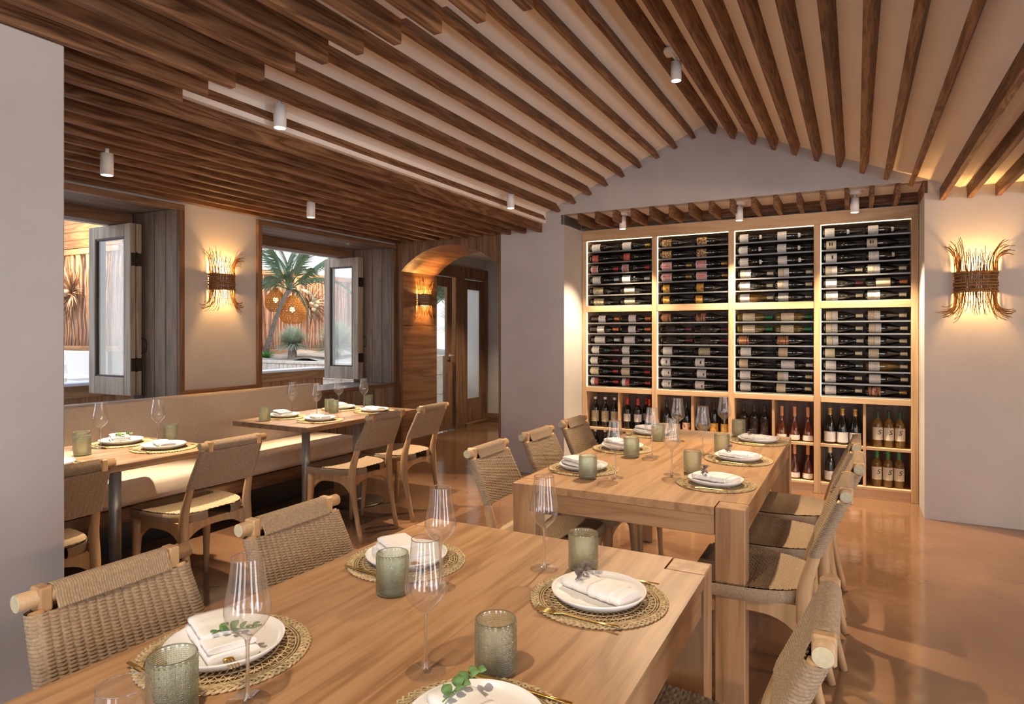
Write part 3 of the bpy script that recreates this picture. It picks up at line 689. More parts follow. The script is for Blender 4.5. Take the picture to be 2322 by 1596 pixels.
stand(3, 0, B_, 'burgc', (.22, .80), ['left in seventh lower cubby', 'right in seventh lower cubby'])
stand(3, 1, A, 'swh', (.27, .52, .77), L3('eighth upper cubby'))
stand(3, 1, B_, 'swg', (.25, .50, .75), L3('eighth lower cubby'))

# ------------------------------------------------------------------ banquette
bq = empty('banquette', (-4.2, 2.4, 0)); tag(bq, 'long tan upholstered banquette running along the window wall', 'bench')
def bqp(name, mat, x0, x1, y0, y1, z0, z1, bev):
    o = MB().box(x0 + 4.2, x1 + 4.2, y0 - 2.4, y1 - 2.4, z0, z1).build(name, mat, bq)
    md = o.modifiers.new('bevel', 'BEVEL'); md.width = bev; md.segments = 4
    for p in o.data.polygons: p.use_smooth = True
    return o
bqp('back_cushion', fabric_b, XL + .005, -4.385, .35, 4.40, .43, .915, .018)
bqp('seat_cushion', leather, -4.40, -3.88, .35, 4.40, .325, .475, .045)
bqp('base_board', trimwood['Y'], -4.45, -3.89, .36, 4.39, .235, .325, .004)
bqp('plinth', blacksteel, -4.45, -4.12, .40, 4.33, 0, .235, .004)

# ------------------------------------------------------------------ tables
TZ = .745
def big_table(name, y0, y1, label):
    x0, x1 = -1.290, -.350; lx, ly = .105, .095
    t = empty(name, ((x0 + x1) / 2, (y0 + y1) / 2, 0)); tag(t, label, 'table', 'large teak dining tables')
    hx, hy = (x1 - x0) / 2, (y1 - y0) / 2; g = .003
    for sx_ in (-1, 1):
        for sy in (-1, 1):
            a, b_ = (hx - lx, hx) if sx_ > 0 else (-hx, -hx + lx); c0, c1 = (hy - ly, hy) if sy > 0 else (-hy, -hy + ly)
            bx('leg', teak['Z'], t, a, b_, c0, c1, 0, TZ, .003)
    bx('plank', teak['Y'], t, -hx, -hx + lx + g - .00005, -hy + ly + g, hy - ly - g, TZ - .03, TZ)
    bx('plank', teak['Y'], t, hx - lx - g + .00005, hx, -hy + ly + g, hy - ly - g, TZ - .03, TZ)
    n = 5; w_ = (2 * hx - 2 * lx - 2 * g) / n
    for k in range(n):
        a = -hx + lx + g + k * w_
        bx('plank', teak['Y'], t, a + .00005, a + w_ - .00005, -hy, hy, TZ - .03, TZ)
    for s in (-1, 1):
        bx('apron', teak['X'], t, -hx + lx + g, hx - lx - g, s * hy - (.004 + .028) * (s > 0) + .004 * (s < 0), s * hy - .004 * (s > 0) + .032 * (s < 0), TZ - .105, TZ - .031, .002)
        bx('apron', teak['Y'], t, s * hx - (.006 + .028) * (s > 0) + .006 * (s < 0), s * hx - .006 * (s > 0) + .034 * (s < 0), -hy + ly + .012, hy - ly - .012, TZ - .105, TZ - .031, .002)
    return t
big_table('dining_table', -.03, 1.822, 'large teak table nearest the camera with four place settings')
big_table('dining_table', 2.420, 4.272, 'large teak table in front of the wine rack')
def cafe_table(x0, x1, y0, y1, ys, label):
    cx_, cy_ = (x0 + x1) / 2, (y0 + y1) / 2
    t = empty('cafe_table', (cx_, cy_, 0)); tag(t, label, 'table', 'banquette tables')
    bx('table_top', walnut, t, x0 - cx_, x1 - cx_, y0 - cy_, y1 - cy_, TZ - .036, TZ, .003)
    for y in ys:
        MB().cyl((0, y - cy_, .02), (0, y - cy_, TZ - .036), .030, None, 24).build('column', steel, t)
        MB().lathe([(0, .022), (.05, .021), (.205, .016), (.222, .010), (.224, 0), (0, 0)], 48, (0, y - cy_, 0)).build('base_disc', bronze, t)
        MB().lathe([(.031, .022), (.045, .022), (.045, .03), (.031, .034)], 20, (0, y - cy_, 0)).build('column_collar', steel, t)
cafe_table(-3.98, -3.24, 3.155, 4.37, (3.50, 4.05), 'dark oak pedestal table at the far end of the banquette')
cafe_table(-3.90, -3.14, 1.14, 2.42, (1.48, 2.05), 'oak pedestal table at the near end of the banquette beside the partition')

# ------------------------------------------------------------------ chairs (built facing +Y, rear feet on y = 0)
PROF = [(0, 0), (.03, .13), (.058, .27), (.078, .40), (.074, .50), (.034, .63), (-.008, .72), (-.055, .825)]
def prof_y(z):
    for (a, z0), (b_, z1) in zip(PROF[:-1], PROF[1:]):
        if z <= z1: return a + (b_ - a) * (z - z0) / (z1 - z0)
    return PROF[-1][0]
ROD_Z, ROD_Y, ROD_L = .825, -.055, .385
OCT = [(math.cos(PI / 8 + PI / 4 * i) * 1.06, math.sin(PI / 8 + PI / 4 * i) * 1.06) for i in range(8)]
def chair_xr(z): return .190 - .030 * max(0, min(1, (z - .40) / .40)) - .006 * max(0, min(1, (.40 - z) / .40))
def make_chair(loc, rz, label, group):
    c = empty('dining_chair', loc, rz); tag(c, label, 'chair', group)
    for s in (-1, 1):
        zs_ = [0, .06, .13, .20, .27, .33, .38, .43, .48, .53, .58, .63, .68, .72, .76, .80]
        MB().tube([(s * chair_xr(z), prof_y(z), z) for z in zs_], [((.0145 + .008 * math.exp(-((z - .42) / .13) ** 2)), (.0155 + .011 * math.exp(-((z - .42) / .16) ** 2))) for z in zs_], 8, 0, True, OCT, (1, 0, 0)).build('leg', chairwood, c)
        MB().tube([(s * (.200 + .012 * (1 - z / .43)), .425 + .022 * (1 - z / .43), z) for z in (0, .1, .2, .3, .37, .43)], [.0135, .0155, .018, .021, .025, .027], 8, 0, True, OCT, (1, 0, 0)).build('leg', chairwood, c)
        # side rail with arched underside
        n = 14; top = []; bot = []
        for k in range(n + 1):
            t = k / n; y = .088 + t * (.425 - .088); top.append((y, .432)); bot.append((y, .385 - .065 * abs(2 * t - 1) ** 3.2))
        MB().prism(top + bot[::-1], 'X', s * .186 - .013, s * .186 + .013).build('rail', chairwood, c)
    for y, xr in ((.086, .172), (.425, .182)):
        n = 14
        top = [(-xr + 2 * xr * k / n, .430) for k in range(n + 1)]; bot = [(-xr + 2 * xr * k / n, .395 - .055 * abs(2 * k / n - 1) ** 3.0) for k in range(n + 1)]
        MB().prism(top + bot[::-1], 'Y', y - .012, y + .012).build('rail', chairwood, c)
    MB().box(-.186, .186, .085, .430, .424, .4305).build('seat_board', chairwood, c)
    # woven seat
    NU, NV = 84, 84; ys0, ys1 = .058, .470
    def hw(s): return .232 * max(0.0, (1 - (1 - s) ** 3.4)) ** (1 / 3.4) * (1 - .22 * max(0, (s - .86) / .14) ** 3)
    def zt(u, s): return .478 - .014 * (1 - u * u) * math.sin(PI * min(1, s * 1.02))
    def top(u, v):
        s = .004 + .996 * v; x = (2 * u - 1) * hw(s); y = ys0 + s * (ys1 - ys0)
        a = (x + .3) / .0155; b_ = (y) / .0092
        wv = abs(math.sin(PI * b_)) * (.45 + .55 * (.5 + .5 * math.cos(PI * (a + math.floor(b_)))))
        return (x, y, zt(2 * u - 1, s) + .0062 * wv - .003)
    sm = MB().grid(top, NU, NV)
    N2 = 240
    edge = []
    for k in range(N2 + 1):
        t = k / N2 * 2 - 1; s = (1 - abs(t)) ** 2.2
        s_ = max(.004, min(1, s)); edge.append(((1 if t > 0 else -1) * hw(s_), ys0 + s_ * (ys1 - ys0)))
    def rim(u, v):
        q = u * N2; k = min(N2 - 1, int(q)); f = q - k
        x = edge[k][0] * (1 - f) + edge[k + 1][0] * f; y = edge[k][1] * (1 - f) + edge[k + 1][1] * f
        a = PI * v; rr = .006 * math.sin(a) + .0022 * abs(math.sin(PI * q * .5)); L = math.hypot(x, y - .27) or 1
        return (x + x / L * rr, y + (y - .27) / L * rr, .474 - .044 * v)
    sm.grid(rim, N2 + 1, 6)
    sm.grid(lambda u, v: (rim(u, 1)[0] * v, .27 + (rim(u, 1)[1] - .27) * v, .431), 61, 2)
    sm.build('seat', rope, c)
    # woven back panel: a sleeve of cord round both stiles
    ZT, ZB = .800, .605; rows, cols = 28, 17; per_s, edge_n = 136, 6
    per = 2 * (per_s + edge_n)
    def sleeve(u, v):
        z = ZT + (ZB - ZT) * v; half = chair_xr(z) + .004; q = u * per
        rowf = v * rows; row = math.floor(rowf); cord = math.sqrt(max(0, 1 - (2 * (rowf - row) - 1) ** 2))
        if q < per_s: f = q / per_s; x = -half + 2 * half * f; sgn = 1; e = 0
        elif q < per_s + edge_n: e = (q - per_s) / edge_n; x = half; sgn = math.cos(PI * e)
        elif q < 2 * per_s + edge_n: f = (q - per_s - edge_n) / per_s; x = half - 2 * half * f; sgn = -1; e = 0
        else: e = (q - 2 * per_s - edge_n) / edge_n; x = -half; sgn = -math.cos(PI * e)
        cf = (x + half) / (2 * half) * cols; cl = math.floor(cf)
        wv = abs(math.sin(PI * cf)) ** .6
        if e == 0:
            r2 = rowf + .5 * (cl % 2) + .35 * (cf - cl); cord = math.sqrt(max(0, 1 - (2 * (r2 - math.floor(r2)) - 1) ** 2))
        th = .0178 + .0062 * (cord * (.2 + .8 * wv) if e == 0 else cord * .55)
        xx = x + (math.copysign(1, x) * (.0185 + .0012 * cord) * math.sin(PI * e) if e else 0)
        bow = -.010 * (1 - (x / half) ** 2)
        return (xx, prof_y(z) + sgn * th + bow, z)
    MB().grid(sleeve, per, rows * 5 + 1, 0, True, True).build('backrest', rope, c)
    # cord pulled over the top rod
    def over(u, v):
        x = -.128 + .256 * u; cord = abs(math.sin(PI * u * 46)); R = .0205 + .0034 * cord
        L = .026; tot = 2 * L + PI * .0205; d = v * tot
        if d < L: return (x, ROD_Y + .012 * (1 - d / L) + R, ROD_Z - (L - d) * .95)
        if d < L + PI * .0205: a = (d - L) / .0205; return (x, ROD_Y + R * math.cos(a), ROD_Z + R * math.sin(a))
        e = d - L - PI * .0205; return (x, ROD_Y + .012 * e / L - R, ROD_Z - e * .95)
    MB().grid(over, 185, 15).build('rod_wrap', rope, c)
    MB().cyl((-ROD_L / 2, ROD_Y, ROD_Z), (ROD_L / 2, ROD_Y, ROD_Z), .0185, None, 24).build('top_rod', chairwood, c)
    for s in (-1, 1):
        e = MB().cyl((s * ROD_L / 2, ROD_Y, ROD_Z), (s * (ROD_L / 2 + .0012), ROD_Y, ROD_Z), .0178, None, 24).build('rod_end', endgrain, c)
        bx('strap_block', chairwood, c, s * .131, s * .158, ROD_Y - .0205, ROD_Y + .0205, ROD_Z - .032, ROD_Z + .0215, .004)
    return c
CH = [  # rear-feet point, turn, label, group
    ((-2.865, 1.44, 0), PI / 2 + .03, 'woven rope chair at the near banquette table, closest to the partition', 'chairs at the banquette tables'),
    ((-2.865, 2.235, 0), PI / 2, 'woven rope chair at the right end of the near banquette table', 'chairs at the banquette tables'),
    ((-2.860, 3.44, 0), PI / 2, 'woven rope chair at the far banquette table, the nearer of its two', 'chairs at the banquette tables'),
    ((-2.860, 3.99, 0), PI / 2 + .02, 'woven rope chair at the far banquette table, the one by the arch', 'chairs at the banquette tables'),
    ((-1.462, .875, 0), -PI / 2, 'woven rope chair at the nearest teak table, its rod end against the partition', 'chairs at the near teak table'),
    ((-1.475, 1.425, 0), -PI / 2, 'woven rope chair at the nearest teak table, behind the middle place setting', 'chairs at the near teak table'),
    ((-.105, 1.415, 0), PI / 2, 'woven rope chair seen from the side at the nearest teak table, lower right', 'chairs at the near teak table'),
    ((-1.520, 2.695, 0), -PI / 2 + .02, 'woven rope chair before the white pier, nearest of three at the rack table', 'chairs at the wine rack table'),
    ((-1.510, 3.225, 0), -PI / 2, 'woven rope chair before the white pier, middle of three at the rack table', 'chairs at the wine rack table'),
    ((-1.520, 3.765, 0), -PI / 2, 'woven rope chair beside the wine rack, farthest of three on that side', 'chairs at the wine rack table'),
    ((-.085, 2.640, 0), PI / 2, 'woven rope chair on the aisle side of the rack table, nearest of three', 'chairs at the wine rack table'),
    ((-.045, 3.150, 0), PI / 2, 'woven rope chair on the aisle side of the rack table, middle of three', 'chairs at the wine rack table'),
    ((-.055, 3.700, 0), PI / 2, 'woven rope chair on the aisle side of the rack table, farthest of three', 'chairs at the wine rack table'),
]
chair0 = None
for loc, rz, label, group in CH:
    if chair0 is None:
        chair0 = make_chair(loc, rz, label, group); cmap = tree_map(chair0); continue
    q = copy_tree(chair0, cmap); q.location = loc; q.rotation_euler = (0, 0, rz); q['label'] = label; q['group'] = group

# ------------------------------------------------------------------ tableware
def mk(fn): return fn()
goblet_bowl = MB().lathe([(.0262, .250), (.0300, .215), (.0355, .185), (.0385, .165), (.0390, .158), (.0372, .147), (.0300, .134), (.0190, .123), (.0080, .113), (.0045, .106)], 40).lathe([(.0262 + .0008 * math.cos(a_), .250 + .0008 * math.sin(a_)) for a_ in [2 * PI * k / 6 for k in range(7)]], 40, (0, 0, 0), 1).mesh('bowl', [clear, clear2])
goblet_stem = MB().lathe([(.0050, .110), (.0034, .095), (.0030, .06), (.0032, .03), (.0050, .012), (.0090, .0055)], 16).mesh('stem', clear2)
goblet_foot = MB().lathe([(.0090, .0055), (.0200, .0032), (.0360, .0018), (.0374, .0016), (.0380, .0010), (.0376, .0003)], 40).mesh('foot', clear)
def bead(u, v):
    z = .004 + .090 * v; row = v * 26; k = math.floor(row)
    th = 2 * PI * u; big = (k % 4 == 1)
    b_ = max(0, math.sin(th * (30 if big else 60))) * math.sin(PI * (row - k))
    R = .0385 + (.0018 if big else .0010) * b_ + .0004 * math.sin(PI * (row - k))
    if v < .03: R -= .002 * (1 - v / .03)
    return (R * math.cos(th), R * math.sin(th), z)
tb = MB().grid(bead, 240, 105, 0, True, True)
tb.lathe([(.0387, .094), (.0390, .098), (.0378, .100), (.0362, .098), (.0355, .090), (.0345, .012), (.030, .009), (0, .009)], 48)
tb.lathe([(.0365, .004), (.034, .001), (.025, 0), (0, .0015)], 48)
tumbler_me = tb.mesh('tumbler', greenglass)
plate_me = MB().lathe([(0, .0), (.062, 0), (.066, .002), (.100, .006), (.1105, .016), (.1125, .0215), (.1105, .0220), (.1075, .016), (.097, .0095), (.06, .008), (0, .008)], 56).mesh('plate', ceramic)
# open-work straw placemat
pm_rim = MB(); pm_lat = MB(); pm_disc = MB()
RM = .163
for ph in range(3):
    pts = []
    for k in range(150):
        a = 2 * PI * k / 150; w_ = 24 * a + ph * 2 * PI / 3
        rr = RM - .010 + .0085 * math.cos(w_); pts.append((rr * math.cos(a), rr * math.sin(a), .0030 + .0016 * math.sin(2 * w_)))
    pm_rim.tube(pts, .0029, 5, closed=True)
for rr in (.144, .1385, .133): pm_rim.tube([(rr * math.cos(2 * PI * k / 90), rr * math.sin(2 * PI * k / 90), .0026) for k in range(90)], .0023, 4, closed=True)
for rr in (.118, .100, .081): pm_lat.tube([(rr * math.cos(2 * PI * k / 72), rr * math.sin(2 * PI * k / 72), .0026) for k in range(72)], .0019, 4, closed=True)
for sgn in (1, -1):
    for k in range(46):
        a = 2 * PI * k / 46
        pm_lat.tube([((.131 - .060 * t) * math.cos(a + sgn * .30 * t), (.131 - .060 * t) * math.sin(a + sgn * .30 * t), .0018 + .0012 * (sgn > 0)) for t in (0, .33, .66, 1)], .0013, 4)
for rr in [.072 - .006 * k for k in range(12)]: pm_disc.tube([(rr * math.cos(2 * PI * k / 40), rr * math.sin(2 * PI * k / 40), .0022) for k in range(40)], .0032, 4, closed=True)
pm_meshes = [('woven_rim', pm_rim.mesh('woven_rim', straw)), ('openwork_ring', pm_lat.mesh('openwork_ring', straw)), ('woven_centre', pm_disc.mesh('woven_centre', straw))]
# folded napkin: local X is its length, two folded leaves, a turned-over flap and a cuff
def soft_slab(x0, x1, y0, y1, z0, z1, wob=.0012, seed=1):
    r_ = random.Random(seed); mb = MB(); n = 12; h = (z1 - z0) / 2
    sec = [(math.copysign(abs(math.cos(a)) ** .35, math.cos(a)), math.copysign(abs(math.sin(a)) ** .8, math.sin(a))) for a in [2 * PI * k / 20 for k in range(20)]]
    pts = []; rad = []
    for k in range(n):
        t = k / (n - 1); pts.append((x0 + (x1 - x0) * t, (y0 + y1) / 2, (z0 + z1) / 2 + r_.uniform(-wob, wob) * (0 < k < n - 1)))
        rad.append(((y1 - y0) / 2 * (1 + r_.uniform(-.02, .02)), h * (1 + r_.uniform(-.08, .08))))
    return mb.tube(pts, rad, 20, 0, True, sec, (0, 1, 0))
nap_a = soft_slab(-.088, .088, -.045, .045, 0, .014, .0006, 1).mesh('folded_leaf', linen)
nap_b = soft_slab(-.082, .030, -.041, .043, .0143, .026, .001, 2).mesh('turned_flap', linen)
nap_c = soft_slab(.018, .078, -.043, .041, .0143, .022, .001, 3).mesh('cuff', linen)
nap_r = soft_slab(-.094, .090, -.039, .039, 0, .025, .0015, 4).mesh('rolled_cloth', linen)
nap_s = soft_slab(-.006, .060, -.0412, .0412, -.0005, .0272, .0008, 5).mesh('cuff', linen)
# cutlery, lying along X
def flat_strip(path, widths, thick=.0016):
    return MB().tube(path, [(w_, thick) for w_ in widths], 8, 0, True, OCT, (0, 1, 0))
fk = flat_strip([(-.098, 0, .0035), (-.05, 0, .002), (0, 0, .003), (.035, 0, .0042), (.05, 0, .003), (.062, 0, .0022)], [.0036, .0030, .0024, .0026, .0095, .0105])
for yy in (-.0082, -.0028, .0028, .0082): fk.tube([(.060, yy, .0022), (.08, yy, .0018), (.102, yy, .0045)], [.0016, .0015, .0008], 6)
fork_me = fk.mesh('fork', gold)
knife_me = flat_strip([(-.11, 0, .0035), (-.06, 0, .003), (-.005, 0, .003), (.01, 0, .003), (.05, .001, .0028), (.09, .002, .0026), (.11, .006, .0026)], [.0040, .0045, .0035, .0075, .0085, .0080, .0012]).mesh('knife', gold)
# herb sprig
leaf_me = MB().grid(lambda u, v: ((.012 * v), (.0058 * math.sin(PI * min(1, v * .96 + .04)) ** .8) * (2 * u - 1), .003 * math.sin(PI * v) - .0015 * (2 * u - 1) ** 2), 5, 7).mesh('leaf', herb)
leaf_me2 = leaf_me.copy(); leaf_me2.materials.clear(); leaf_me2.materials.append(herb_dry)
stem_me = {0: MB().tube([(-.03, 0, .003), (0, .002, .005), (.03, -.001, .009)], .0010, 5).mesh('stem', herb), 1: MB().tube([(-.03, 0, .003), (0, .002, .005), (.03, -.001, .009)], .0010, 5).mesh('stem', herb_dry)}
def sprig(loc, rz, dry, label, n=8, s=1.0, seed=0):
    r_ = random.Random(seed); o = empty('herb_sprig', loc, rz); tag(o, label, 'herb', 'herb sprigs tucked into napkins'); o.scale = (s, s, s)
    inst('stem', stem_me[dry], o)
    for k in range(n):
        t = k / (n - 1); x = -.024 + .055 * t; side = 1 if k % 2 else -1
        inst('leaf', leaf_me2 if dry else leaf_me, o, (x, 0, .004 + .006 * t), (r_.uniform(-.4, .4), r_.uniform(-.7, -.1), side * r_.uniform(.5, 1.5)), (r_.uniform(.8, 1.25),) * 3)
    return o
def goblet(x, y, label, group):
    o = empty('wine_glass', (x, y, TZ + .0004)); tag(o, label, 'wine glass', group)
    inst('bowl', goblet_bowl, o); inst('stem', goblet_stem, o); inst('foot', goblet_foot, o)
def tumbler(x, y, label, group): return tag(inst('tumbler', tumbler_me, None, (x, y, TZ + .0004), (0, 0, x * 7)), label, 'tumbler', group)
def setting(x, y, where, tab, side, style, sp, seed):
    """side: +1 the diner sits at -X and faces +X; -1 the diner sits at +X"""
    z = TZ + .0005; rnd = random.Random(seed)
    o = empty('placemat', (x, y, z), rnd.uniform(0, 6)); tag(o, 'round openwork straw placemat, %s' % where, 'placemat', 'placemats on the %s' % tab)
    for n_, me in pm_meshes: inst(n_, me, o)
    pz = z + .0058
    p = tag(inst('plate', plate_me, None, (x + .0, y, pz)), 'white rimmed plate, %s' % where, 'plate', 'plates on the %s' % tab)
    nz = pz + .0085
    if style == 'fold':
        n = empty('napkin', (x - .012 * side, y, nz), PI / 2 * 0 + rnd.uniform(-.06, .06)); n.rotation_euler = (0, 0, -.45 + rnd.uniform(-.08, .08))
        inst('folded_leaf', nap_a, n); inst('turned_flap', nap_b, n); inst('cuff', nap_c, n); n.scale = (1.06, 1.06, 1.4)
    else:
        n = empty('napkin', (x + .004, y, nz), rnd.uniform(-.1, .1) - .35)
        inst('rolled_cloth', nap_r, n); inst('cuff', nap_s, n)
    tag(n, 'folded white napkin, %s' % where, 'napkin', 'napkins on the %s' % tab)
    if sp is not None:
        a = n.rotation_euler.z
        if style == 'fold': q = Vector((.048, .010, .033))
        else: q = Vector((-.060, .006, .025))
        q = Matrix.Rotation(a, 3, 'Z') @ q
        sprig((n.location.x + q.x, n.location.y + q.y, nz + q.z), a + (.9 if style == 'fold' else 1.9), sp, ('dried' if sp else 'green') + ' herb sprig on napkin, ' + where, 9, 1.5, seed)
    ky = -.135 * side; fy = .135 * side
    fz = z + .0068
    k = inst('knife', knife_me, None, (x, y + ky, fz), (0, 0, (0 if side > 0 else PI) + rnd.uniform(-.12, .12))); tag(k, 'gold knife, %s' % where, 'knife', 'knives on the %s' % tab)
    if style == 'fold':
        k2 = inst('fork', fork_me, None, (n.location.x + .030, y - .030, nz), (0, 0, n.rotation_euler.z + .05)); tag(k2, 'slim gold fork tucked under napkin, %s' % where, 'fork', 'forks on the %s' % tab)
        k2.location.z = nz + .0085
    else:
        k2 = inst('fork', fork_me, None, (x, y + fy, fz), (0, 0, PI + rnd.uniform(-.15, .05))); tag(k2, 'gold fork, %s' % where, 'fork', 'forks on the %s' % tab)
T1, T2, T3, T4 = 'near teak table', 'rack table', 'far banquette table', 'near banquette table'
setting(-1.108, .862, 'left near corner of the nearest table', T1, 1, 'fold', 0, 1)
setting(-1.102, 1.440, 'left far corner of the nearest table', T1, 1, 'fold', None, 2)
setting(-.542, 1.452, 'right far corner of the nearest table', T1, -1, 'roll', 1, 3)
setting(-.532, .872, 'at the bottom edge of the picture on nearest table', T1, -1, 'roll', 0, 4)
setting(-.522, 2.790, 'aisle side of rack table, nearest of three', T2, -1, 'roll', 1, 5)
setting(-.520, 3.370, 'aisle side of rack table, middle of three', T2, -1, 'roll', 1, 6)
setting(-.505, 3.985, 'aisle side of rack table, farthest of three', T2, -1, 'roll', 1, 7)
setting(-1.122, 2.805, 'pier side of rack table, nearest of three', T2, 1, 'fold', None, 8)
setting(-1.128, 3.390, 'pier side of rack table, middle of three', T2, 1, 'fold', None, 9)
setting(-1.128, 3.965, 'pier side of rack table, farthest of three', T2, 1, 'fold', None, 10)
setting(-3.805, 3.47, 'bench side of far banquette table, near end', T3, 1, 'fold', None, 11)
setting(-3.43, 3.46, 'chair side of far banquette table, near end', T3, -1, 'roll', None, 12)
setting(-3.80, 4.08, 'bench side of far banquette table, far end', T3, 1, 'fold', None, 13)
setting(-3.43, 4.06, 'chair side of far banquette table, far end', T3, -1, 'roll', None, 14)
setting(-3.72, 2.20, 'bench side of near banquette table, far end', T4, 1, 'fold', 0, 15)
setting(-3.36, 2.22, 'chair side of near banquette table, far end', T4, -1, 'roll', None, 16)
setting(-3.36, 1.64, 'chair side of near banquette table, beside partition', T4, -1, 'roll', None, 17)
G = 'wine glasses on the '
for x, y, lab, t in [(-.923, .762, 'at the left front, before the folded napkin', T1), (-.712, .988, 'in the middle of nearest table', T1), (-.913, 1.330, 'behind the middle one, by left far plate', T1),
                     (-.740, 1.567, 'at far end of nearest table beside green tumbler', T1), (-.706, .420, 'cut off at the bottom left of the picture', T1),
                     (-.932, 2.702, 'at pier side of rack table, nearest', T2), (-.728, 2.880, 'at centre of rack table, nearest', T2), (-.925, 3.257, 'at pier side of rack table, second', T2), (-.708, 3.441, 'at centre of rack table, second', T2),
                     (-.925, 3.80, 'at pier side of rack table, farthest', T2), (-.700, 4.02, 'at centre of rack table, farthest', T2),
                     (-3.86, 3.60, 'first from left on far banquette table', T3), (-3.62, 3.62, 'second from left on far banquette table', T3), (-3.83, 4.08, 'third from left on far banquette table', T3), (-3.68, 4.22, 'fourth from left on far banquette table', T3),
                     (-3.673, 2.06, 'left on near banquette table', T4), (-3.58, 2.33, 'right on near banquette table before the plate', T4), (-3.74, 1.78, 'on near banquette table, half hidden by partition', T4)]:
    goblet(x, y, 'clear stemmed wine glass, %s' % lab, G + t)
for x, y, lab, t in [(-1.006, .680, 'left front, beside the gold knife', T1), (-.998, 1.248, 'left, behind the middle wine glass', T1), (-.648, 1.618, 'far end, behind the right far plate', T1), (-.597, 1.052, 'front right, behind the bottom plate', T1),
                     (-1.034, 2.637, 'pier side, nearest of three', T2), (-1.018, 3.206, 'pier side, middle of three', T2), (-1.032, 3.760, 'pier side, farthest of three', T2), (-.657, 2.970, 'aisle side, nearest of three', T2), (-.629, 3.539, 'aisle side, middle of three', T2), (-.640, 4.16, 'aisle side, farthest of three', T2),
                     (-3.775, 3.265, 'nearest corner', T3), (-3.66, 3.84, 'centre front', T3), (-3.76, 3.90, 'centre back', T3), (-3.72, 4.32, 'far end', T3),
                     (-3.55, 1.90, 'left front one', T4), (-3.72, 1.985, 'left back one', T4), (-3.545, 2.385, 'right end beside the plate', T4)]:
    tumbler(x, y, 'green beaded tumbler, %s of the %s' % (lab, t), 'green tumblers on the ' + t)

# ------------------------------------------------------------------ the courtyard outside
sand = plain('patio_sand', (.50, .45, .38), .9, .1, 0, .15, 5)
stone = plain('planter_stone', (.62, .57, .49), .85, .2, 0, .14, 14, .3, 40, True)
stick_m = wood('stick_wood', (.30, .15, .08), (.46, .26, .15), (.58, .36, .23), 'Z', .7, .2, 1.5, .2)
clay = plain('clay_wall', (.58, .42, .33), .9, .1, 0, .08, 3)
cedar = {a: wood('cedar_' + a, (.26, .125, .05), (.38, .20, .09), (.46, .26, .13), a, .6, .18, 1.2, .15) for a in 'XYZ'}
whitewash = plain('white_cushion', (.74, .73, .72), .8, .2)
palm_leaf = plain('palm_leaf', (.13, .19, .10), .5, .3, 0, .3, 8, 0, None, True)
palm_trunk = plain('palm_trunk', (.26, .22, .19), .8, .2, 0, .3, 25, .5, 30)
tuft_m = plain('tuft_blade', (.52, .57, .42), .6, .3, 0, .3, 12, 0, None, True)
fern_m = plain('fern_blade', (.10, .34, .06), .6, .3, 0, .3, 12, 0, None, True)
dried = plain('dried_stems', (.24, .13, .075), .85, .1, 0, .4, 20, 0, None, True)
pampas = plain('dried_plume', (.55, .42, .30), .9, .1, 0, .2, 30, 0, None, True)
m, nt, out = nmat('lantern_cane'); d1 = nt.nodes.new('ShaderNodeBsdfDiffuse'); d2 = nt.nodes.new('ShaderNodeBsdfTranslucent'); ms = nt.nodes.new('ShaderNodeMixShader')
d1.inputs[0].default_value = (.60, .36, .12, 1); d2.inputs[0].default_value = (.85, .55, .2, 1); nt.links.new(d1.outputs[0], ms.inputs[1]); nt.links.new(d2.outputs[0], ms.inputs[2]); ms.inputs[0].default_value = .6; nt.links.new(ms.outputs[0], out.inputs[0])
cane = m
struct(MB().box(-22, -5.05, -6, 22, -.12, -.06).build('ground_patio', sand))
# planter of upright stone blocks
pl = MB().box(-14, -5.42, 8.03, 12.5, -.06, .86).build('wall_planter', stone); struct(pl)
blk = [MB().box(0, w_, -.0, .055 + d, 0, .112, 0, .006).mesh('brick', stone) for w_, d in ((.096, 0), (.10, .006), (.092, .003))]
prnd = random.Random(4)
for cix, z in enumerate((.62, .735)):
    for k in range(84):
        inst('brick', blk[prnd.randrange(3)], pl, (-14 + .102 * k + .05 * cix, 7.972 - prnd.uniform(0, .006), z))
MB().box(-14, -5.42, 7.95, 8.06, .85, .905, 0, .01).build('coping', stone, pl)
stuff(MB().grid(lambda u, v: (-14 + 8.5 * u, 8.06 + 4.4 * v, .90 + .05 * math.sin(u * 40) * math.cos(v * 23) + .12 * v), 60, 40).build('gravel_bed', sand, pl))
gw = MB().box(-6.6, -5.22, 7.70, 7.90, -.06, 1.055).build('wall_garden', stone); struct(gw)
for k in range(4):
    for q in range(3): bx('stone_panel', stone, gw, -6.6 + .46 * q + .004, -6.6 + .46 * q + .456, 7.672, 7.70, -.06 + .279 * k + .004, -.06 + .279 * k + .275, .004)
# outdoor bench whose back stands outside the windows
ob = empty('outdoor_bench', (-6.05, 4.2, -.06)); tag(ob, 'cedar outdoor bench with a pale top cap seen through both windows', 'bench')
bx('top_cap', whitewash, ob, -.16, .06, -2.2, 1.96, .975, 1.005, .006); bx('top_rail', cedar['Y'], ob, -.02, .04, -2.2, 1.95, .87, .975, .004)
for k in range(30): bx('plank', cedar['Z'], ob, -.01, .02, -2.19 + .138 * k, -2.19 + .138 * k + .128, .10, .87, .003)
bx('seat', cedar['Y'], ob, -.55, -.02, -2.2, 1.95, .40, .44, .004); bx('base', cedar['Y'], ob, -.50, -.06, -2.15, 1.9, 0, .40)
